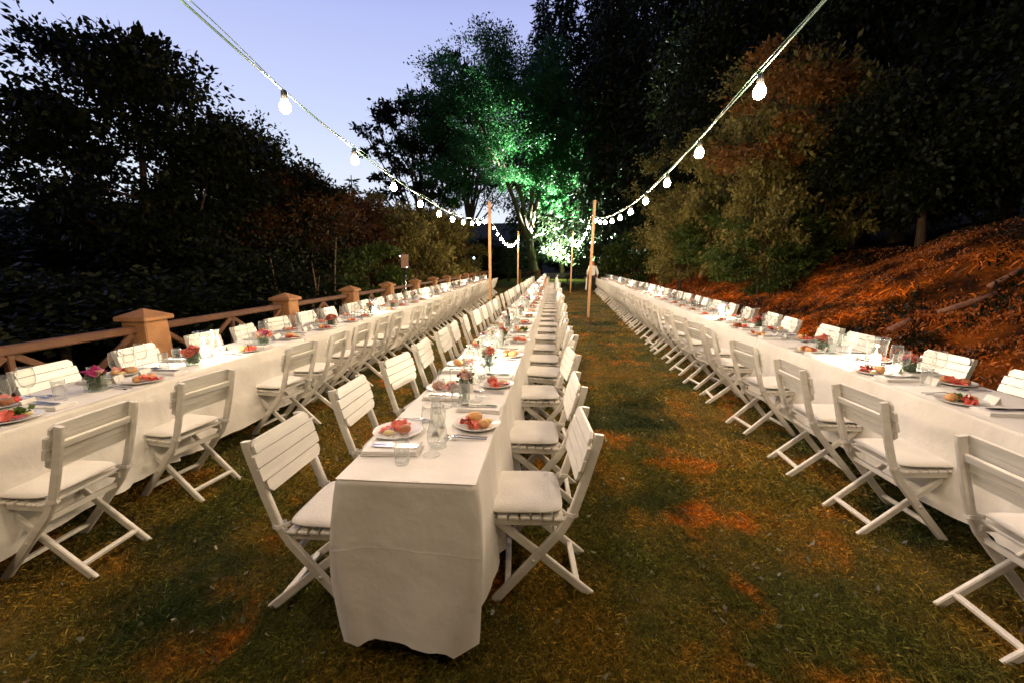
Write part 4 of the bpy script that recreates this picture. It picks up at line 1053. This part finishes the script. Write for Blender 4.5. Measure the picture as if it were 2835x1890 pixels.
def flowers(x, y, kind, cols, where, idx, grp):
    rz = random.uniform(0, 6)
    words = {'pink': 'magenta', 'coral': 'coral', 'pale': 'pale pink', 'red': 'rust red'}
    cw = ' and '.join(dict.fromkeys(words[c] for c in cols[:2]))
    v = place('glass_vase', CUBEV if kind == 'cube' else CYLV, (x, y, TZ + .0015), rz, label=f"{'cube' if kind == 'cube' else 'slim'} glass vase of {cw} flowers, {where}", cat='vase', group='flower vases on the tables')
    t = place('bouquet', None, (x, y, TZ + .0015), rz, label=f"{'low' if kind == 'cube' else 'slender'} bouquet of {cw} blossoms, {where}", cat='flowers', group='flowers in vases')
    place('foliage', (FOL_CUBE if kind == 'cube' else FOL_CYL)[idx % 2], parent=t)
    if kind != 'cube': place('stem', STEMS, parent=t)
    q = random.Random(idx * 31 + len(where)); n = 7 if kind == 'cube' else 5; rad = .040 if kind == 'cube' else .026; zz = .108 if kind == 'cube' else .158
    for k in range(n):
        a = 2 * PI * k / (n - 1); rr = 0 if k == 0 else rad
        o = place('blossom', BLOS[cols[k % len(cols)]][0 if (k == 0 or q.random() < .6) else 1], (rr * math.cos(a), rr * math.sin(a), zz + (.014 if k == 0 else q.uniform(-.014, .010))), q.uniform(0, 6), t)
        o.rotation_euler = (-.7 * math.sin(a) * (rr > 0), .7 * math.cos(a) * (rr > 0), q.uniform(0, 6)); o.scale = [q.uniform(1.2, 1.55) if kind == 'cube' else q.uniform(.95, 1.25)] * 3
def candle(x, y, where, lamp=True):
    rz = random.uniform(0, 6)
    place('hurricane_glass', HURR, (x, y, TZ + .0015), rz, label=f"flared hurricane glass round a burning candle, {where}", cat='candle glass', group='hurricane glasses on the tables')
    c = place('pillar_candle', None, (x, y, TZ + .0015), 0, label=f"glowing white pillar candle in its glass, {where}", cat='candle', group='lit candles on the tables')
    o = place('wax', WAX, parent=c); place('wick', WICK, parent=c); place('flame', FLAME, parent=c)
    l = bpy.data.lights.new('candle_light', 'POINT'); l.energy = CANDLE_W; l.color = (1.0, .88, .66); l.shadow_soft_size = .012
    lo = bpy.data.objects.new('candle_light', l); COL.objects.link(lo); lo.parent = c; lo.location = (0, 0, .152)

rs = np.random.default_rng(99)
def setting(tn, sd, face, y, xp, k, near):
    """what lies in front of one chair; face = +1 when the diner looks toward +X (right hand toward -Y)."""
    W = f"{nth(k)} place from near end, {sd}, {tn} table"
    z = TZ + .0015; f = face; px, py = xp + rs.normal(0, .010), y + rs.normal(0, .022)
    place('plate', PLATE, (px, py, z), rs.uniform(0, 6), label=f"white plate of antipasti, {W}", cat='plate', group='plates of antipasti')
    fz = z + .0075
    if near:
        a = rs.uniform(0, 6.3); r0 = rs.integers(0, 3)
        def at(rad, da): return (px + rad * math.cos(a + da), py + rad * math.sin(a + da))
        nrm = lambda: rs.uniform(0, 6.3)
        X, Y = at(.040, 0); place('bread_roll', ROLLS[r0], (X, Y, fz), nrm(), None, rs.uniform(.9, 1.2), label=f"golden bread roll on the plate at {W}", cat='bread', group='bread rolls on the plates')
        X, Y = at(.046, 2.0); place('ham', HAMS[rs.integers(0, 3)], (X, Y, fz), nrm(), label=f"folded ham slices on the plate at {W}", cat='ham', group='ham on the plates')
        X, Y = at(.050, 3.3)
        if rs.random() < .6: place('salami', SALAMI[rs.integers(0, 2)], (X, Y, fz), nrm(), label=f"salami slices on the plate at {W}", cat='salami', group='salami on the plates')
        else: place('bread_roll', ROLLS[(r0 + 1) % 3], (X, Y, fz), nrm(), None, .9, label=f"darker bread piece on the plate at {W}", cat='bread', group='bread rolls on the plates')
        X, Y = at(.052, 4.5); place('cheese', CHEESE[rs.integers(0, 2)], (X, Y, fz), nrm(), label=f"pale cheese lump on the plate at {W}", cat='cheese', group='cheese on the plates')
        if rs.random() < .35: X, Y = at(.030, 5.3); place('lettuce', LETT, (X, Y, fz), nrm(), None, rs.uniform(.7, 1.1), label=f"green salad leaves on the plate at {W}", cat='salad', group='salad on the plates')
    else:
        place('antipasti', FARFOOD[rs.integers(0, 4)], (px, py, fz), rs.uniform(0, 6), label=f"bread, ham and cheese at {W}", cat='food', group='food on the plates')
    hy = -f                                                       # toward the diner's right hand
    nx_, ny_ = px + f * rs.uniform(.02, .06), py + hy * (.20 + rs.normal(0, .015))
    place('napkin', NAPKIN, (nx_, ny_, z), PI / 2 + rs.normal(0, .06), label=f"folded white napkin at {W}", cat='napkin', group='folded napkins')
    wx, wy = px + f * (.215 + rs.normal(0, .02)), py + hy * (.235 + rs.normal(0, .02))
    nw = 2 if rs.random() < (.8 if y < 10 else .4) else 1
    for q in range(nw):
        build([('bowl', WG_BOWL), ('stem', WG_STEM)], 'wine_glass', (wx + f * .01 * q, wy - hy * .085 * q, z), 0, 1.1 if q == 0 else .98, label=f"{'empty tall' if q == 0 else 'smaller second'} wine glass at {W}", cat='wine glass', group='wine glasses on the tables')
    place('tumbler', TUMBLER, (px + f * (.13 + rs.normal(0, .02)), py + hy * (.315 + rs.normal(0, .015)), z), 0, None, (1, 1, rs.uniform(.86, 1)), label=f"straight water tumbler at {W}", cat='tumbler', group='water tumblers on the tables')
    if y < 10:
        for q in range(2 if y < 6 else 1):
            o = place('knife', KNIFE, (nx_ + f * .01, ny_ + (.022 * q - .012), z + .0245), PI / 2 * f + rs.normal(0, .05) + (PI if f < 0 else 0), label=f"{'second ' if q else ''}steel knife on the napkin at {W}", cat='knife', group='table knives')
            o = place('fork', FORK, (px + f * .03, py - hy * (.150 + .028 * q), z), -PI / 2 * f + rs.normal(0, .07), label=f"{'outer' if q else 'inner'} steel fork beside the plate at {W}", cat='fork', group='table forks')
    if y < 9:
        place('place_card', CARD, (px + f * (.175 + rs.normal(0, .01)), py + rs.normal(0, .02), z), PI / 2 + rs.normal(0, .15), label=f"small white card behind plate at {W}", cat='place card', group='place cards')
for (tn, side), (face, fx, ys) in ROWS.items():
    sd = 'aisle side' if (tn == 'middle' and side != 'fence side') else side
    cx, hw, y0, nt_ = TABLES[tn]
    for k, y in enumerate(ys):
        yy = y + {('middle', 'fence side'): .06, ('middle', 'hillside side'): .02}.get((tn, side), .0)
        xp = cx(yy) - face * (hw - (.095 if tn == 'middle' else .125))
        if yy > y0 + 2.2 * nt_ - .2: continue
        setting(tn, sd, face, yy, xp, k + 1, yy < 5.7)

# things down the middle of each table
CENTRE = {
    'fence': [('f', 2.42, 'cube', ('pink', 'pale', 'pink'), .07), ('f', 3.14, 'cube', ('coral', 'coral', 'red'), .10), ('c', 3.42, -.03), ('k', 3.46, .05), ('f', 4.02, 'cube', ('coral', 'pale', 'pink'), .10),
              ('k', 5.26, .02), ('f', 5.37, 'cube', ('coral', 'red'), .11), ('f', 6.70, 'cyl', ('coral', 'pale'), .08), ('c', 6.92, .03), ('f', 7.79, 'cube', ('pale', 'coral'), .06), ('k', 8.1, .0), ('f', 9.15, 'cyl', ('pink', 'pale'), .05),
              ('k', 9.7, .02), ('c', 10.4, .04), ('f', 11.5, 'cube', ('pale', 'coral'), .03)],
    'middle': [('k', 1.775, .035), ('f', 2.40, 'cyl', ('pale', 'pale', 'red'), .03), ('f', 3.10, 'cyl', ('coral', 'pale'), .07), ('c', 3.36, .02), ('f', 4.15, 'cyl', ('coral', 'red'), .05), ('b', 5.35, -.03), ('k', 5.45, .05), ('f', 6.35, 'cyl', ('coral', 'pale'), .06),
               ('c', 6.9, .0), ('f', 8.0, 'cyl', ('pink', 'red'), .05), ('k', 8.7, .0), ('c', 10.3, .01), ('f', 11.4, 'cyl', ('coral', 'pale'), .02)],
    'hillside': [('f', 3.31, 'cube', ('coral', 'pale', 'pink'), .09), ('c', 3.56, .03), ('f', 4.16, 'cube', ('coral', 'coral', 'pale'), -.01), ('f', 5.62, 'cube', ('coral', 'red'), .06), ('k', 5.80, .10), ('c', 6.5, -.08), ('f', 6.72, 'cyl', ('pink', 'coral'), .05),
                 ('k', 7.6, .03), ('f', 8.4, 'cube', ('coral', 'pale'), .03), ('c', 11.2, .0), ('f', 9.8, 'cyl', ('coral', 'pale'), .02)],
}
for tn, lst in CENTRE.items():
    cx, hw, y0, nt_ = TABLES[tn]
    lst = list(lst); y = max(v[1] for v in lst) + 1.3; k = 0
    while y < y0 + 2.2 * nt_ - .3:
        lst.append(('f', y, 'cyl', (('coral', 'pale'), ('pink', 'pale'), ('red', 'coral'))[k % 3], .02) if k % 3 else ('c', y, .01)); y += 1.22; k += 1
    cnt = {'f': 0, 'c': 0, 'k': 0, 'b': 0}
    for v in sorted(lst, key=lambda v: v[1]):
        cnt[v[0]] += 1; x = cx(v[1]) + v[-1]; w = f"{nth(cnt[v[0]])} from near end, {tn} table"
        if v[0] == 'f': flowers(x, v[1], v[2], v[3], w, cnt['f'], tn)
        elif v[0] == 'c': candle(x, v[1], w)
        elif v[0] == 'k': place('carafe', CARAFE, (x, v[1], TZ + .0015), label=f"clear glass water carafe with flared lip, {w}", cat='carafe', group='water carafes')
        else: place('bottle', BOTTLE, (x, v[1], TZ + .0015), label='small dark wine bottle standing on the middle table beside a carafe', cat='bottle')

# ------------------------------------------------------------------ waiter, loudspeaker, lamp, bench, logs
def skinned(name, verts, edges, rad, mat, sub=2):
    me = bpy.data.meshes.new(name + '_cage'); me.from_pydata(verts, edges, []); o = bpy.data.objects.new(name + '_cage', me); COL.objects.link(o)
    sk = o.modifiers.new('skin', 'SKIN'); sk.use_smooth_shade = True
    for i, v in enumerate(me.skin_vertices[0].data): v.radius = rad[i] if hasattr(rad[i], '__len__') else (rad[i], rad[i]); v.use_root = i == 0
    ss = o.modifiers.new('sub', 'SUBSURF'); ss.levels = sub; ss.render_levels = sub
    dg = bpy.context.evaluated_depsgraph_get(); ev = o.evaluated_get(dg); out = bpy.data.meshes.new_from_object(ev)
    bpy.data.objects.remove(o); bpy.data.meshes.remove(me); out.name = name; out.materials.clear(); out.materials.append(M[mat])
    for p in out.polygons: p.use_smooth = True
    return out
px, py = 2.40, 23.6
pr = place('person', None, (px, py, float(gz(px, py))), R(-6), label='red haired waiter in white shirt and dark trousers walking away carrying a cloth', cat='person')
bv = [(0, 0, .93), (0, -.01, 1.10), (0, .01, 1.30), (0, .0, 1.44), (0, .02, 1.50), (0, .03, 1.58), (0, .035, 1.68),
      (-.09, 0, .90), (-.10, -.06, .50), (-.10, -.20, .12), (-.10, -.10, .04), (.09, 0, .90), (.10, .12, .50), (.10, .10, .09), (.10, .24, .04),
      (-.17, 0, 1.42), (-.25, -.04, 1.16), (-.27, .04, .93), (-.27, .06, .84), (.17, 0, 1.42), (.26, .0, 1.16), (.25, .10, .96), (.25, .13, .88)]
be = [(0, 1), (1, 2), (2, 3), (3, 4), (4, 5), (5, 6), (0, 7), (7, 8), (8, 9), (9, 10), (0, 11), (11, 12), (12, 13), (13, 14), (3, 15), (15, 16), (16, 17), (17, 18), (3, 19), (19, 20), (20, 21), (21, 22)]
br = [(.14, .10), (.13, .09), (.15, .10), (.12, .08), .055, .085, .075, .085, .06, .042, .04, .085, .06, .042, .04, .06, .045, .036, .035, .06, .045, .036, .035]
place('body', skinned('body', bv, be, br, 'skin'), parent=pr)
sv = [bv[0], bv[1], bv[2], bv[3], (0, .015, 1.48), bv[15], bv[16], (-.268, .02, 1.0), bv[19], bv[20], (.254, .07, 1.02)]
place('shirt', skinned('shirt', sv, [(0, 1), (1, 2), (2, 3), (3, 4), (3, 5), (5, 6), (6, 7), (3, 8), (8, 9), (9, 10)], [(.165, .125), (.155, .115), (.175, .12), (.145, .10), .075, .078, .064, .056, .078, .064, .056], 'shirt'), parent=pr)
tv = [(0, 0, .95), bv[7], bv[8], (-.10, -.17, .16), bv[11], bv[12], (.10, .105, .12)]
place('trousers', skinned('trousers', tv, [(0, 1), (1, 2), (2, 3), (0, 4), (4, 5), (5, 6)], [(.155, .12), .105, .08, .066, .105, .08, .066], 'trousers'), parent=pr)
place('hair', MB().ball((0, .018, 1.66), (.092, .105, .095), 4, .04, 14, 10).mesh('hair', 'hair'), parent=pr)
for sx, y_ in ((-.10, -.13), (.10, .20)): place('shoe', MB().ball((sx, y_ + .03, .045), (.05, .13, .045), 3, .0, 10, 7).mesh('shoe', 'black'), parent=pr)
for sx, y_, z_ in ((-.27, .065, .82), (.25, .14, .86)):
    for k in range(4): place('finger', MB().tube([(sx + .012 * (k - 1.5), y_, z_), (sx + .012 * (k - 1.5), y_ + .012, z_ - .045), (sx + .010 * (k - 1.5), y_ + .03, z_ - .07)], [.009, .008, .006], 6).mesh('finger', 'skin'), parent=pr)
m = MB(); vs = []; q = random.Random(5)
for j in range(9):
    for i in range(5):
        vs.append((px - .31 + .035 * math.sin(i * 2.1 + j * .3) - .02 * j / 8, py + .01 + .05 * (i - 2) * (1 + j * .06), .86 - .085 * j + .02 * math.sin(i * 1.7)))
m.add(vs, [(j * 5 + i, j * 5 + i + 1, j * 5 + i + 6, j * 5 + i + 5) for j in range(8) for i in range(4)], True)
c = place('cloth', m.mesh('cloth', 'shirt'), label="long white cloth hanging from the waiter's hand", cat='cloth'); c.modifiers.new('thickness', 'SOLIDIFY').thickness = .012

def pt(az, el, d): return (d * math.sin(R(az)), d * math.cos(R(az)), CAM_H + d * math.tan(R(el)))
sx, sy = -3.98, 11.75
sp = place('loudspeaker', None, (sx, sy, 1.44), R(18), label='black loudspeaker on a pole with small blue lights beside the fence', cat='speaker')
place('cabinet', MB().box((0, .03, .21), (.24, .22, .42), .02).mesh('cabinet', 'black'), parent=sp)
place('grille', MB().box((.005, -.086, .21), (.20, .012, .37), .01).mesh('grille', 'speakerwood'), parent=sp)
for k, (ax, az_) in enumerate(((.06, .045), (-.115, .345))): place('status_light', MB().ball((ax, -.098, az_), .013, 0, 0, 10, 8).mesh('status_light', 'led'), parent=sp)
ss_ = place('speaker_stand', None, (sx, sy, 0), 0, label='thin tripod stand carrying the black loudspeaker', cat='stand')
place('pole', MB().tube([(0, .03, .15), (0, .03, 1.445)], .018, 8).mesh('pole', 'steel'), parent=ss_)
for k in range(3):
    a = 2 * PI * k / 3 + .4; place('leg', MB().tube([(0, .03, .75), (.42 * math.cos(a), .03 + .42 * math.sin(a), .01)], .011, 6).mesh('leg', 'black'), parent=ss_)
gl = place('garden_lamp', None, (-4.05, 23.5, 0), 0, label='tiny bright lamp on a thin stake behind the far fence pillars', cat='lamp')
place('stake', MB().tube([(0, 0, -.1), (0, 0, 1.86)], .018, 6).mesh('stake', 'black'), parent=gl); place('lamp_head', MB().ball((0, 0, 1.90), .05, 0, 0, 10, 8).mesh('lamp_head', 'led'), parent=gl)
bn = place('garden_bench', None, (.85, 35.0, 0), R(4), label='grey green garden bench standing beyond the end of the middle table', cat='bench')
for k in range(3): place('seat_slat', MB().box((0, -.16 + .16 * k, .46), (1.9, .13, .035), .006).mesh('seat_slat', 'bench'), parent=bn)
for k in range(2): place('back_slat', MB().box((0, .30, .62 + .17 * k), (1.9, .03, .12), .006).mesh('back_slat', 'bench'), parent=bn)
for a in (-.75, .75):
    place('leg', MB().path([(a, -.18, 0), (a, -.18, .44)], .08, .08, (1, 0, 0), .006).mesh('leg', 'bench'), parent=bn); place('leg', MB().path([(a, .24, 0), (a, .24, .44), (a, .33, .86)], .08, .06, (1, 0, 0), .006).mesh('leg', 'bench'), parent=bn)
tag(place('spotlight', MB().lathe([(.02, 0), (.16, .02), (.20, .14), (.13, .26), (.02, .30)], 12).mesh('spotlight', 'black'), (1.55, 34.2, .45)), 'dark drum shaped spotlight standing unlit beside the garden bench', 'spotlight')
for i, (x, y, l, a, rad, lb) in enumerate(((6.15, 6.8, .62, 12, .045, 'longest weathered log lying across the rust brown bank'), (6.75, 6.95, .42, 30, .04, 'short log lying above the longest one on the bank'), (5.35, 6.9, .26, 20, .05, 'small split log lower down the bank'))):
    d = Vector((math.cos(R(a - 30)), math.sin(R(a - 30)), 0)); p = [Vector((x, y, 0)) + d * (l * (t - .5)) for t in (0, .3, .6, 1)]
    z0_, z1_ = float(gz(p[0].x, p[0].y)), float(gz(p[3].x, p[3].y))
    for v, t in zip(p, (0, .3, .6, 1)): v.z = z0_ * (1 - t) + z1_ * t + .05
    tag(place('log', MB().tube(p, [rad, rad * 1.05, rad * .95, rad * .8], 9).mesh('log', 'log')), lb, 'log', 'logs on the bank')
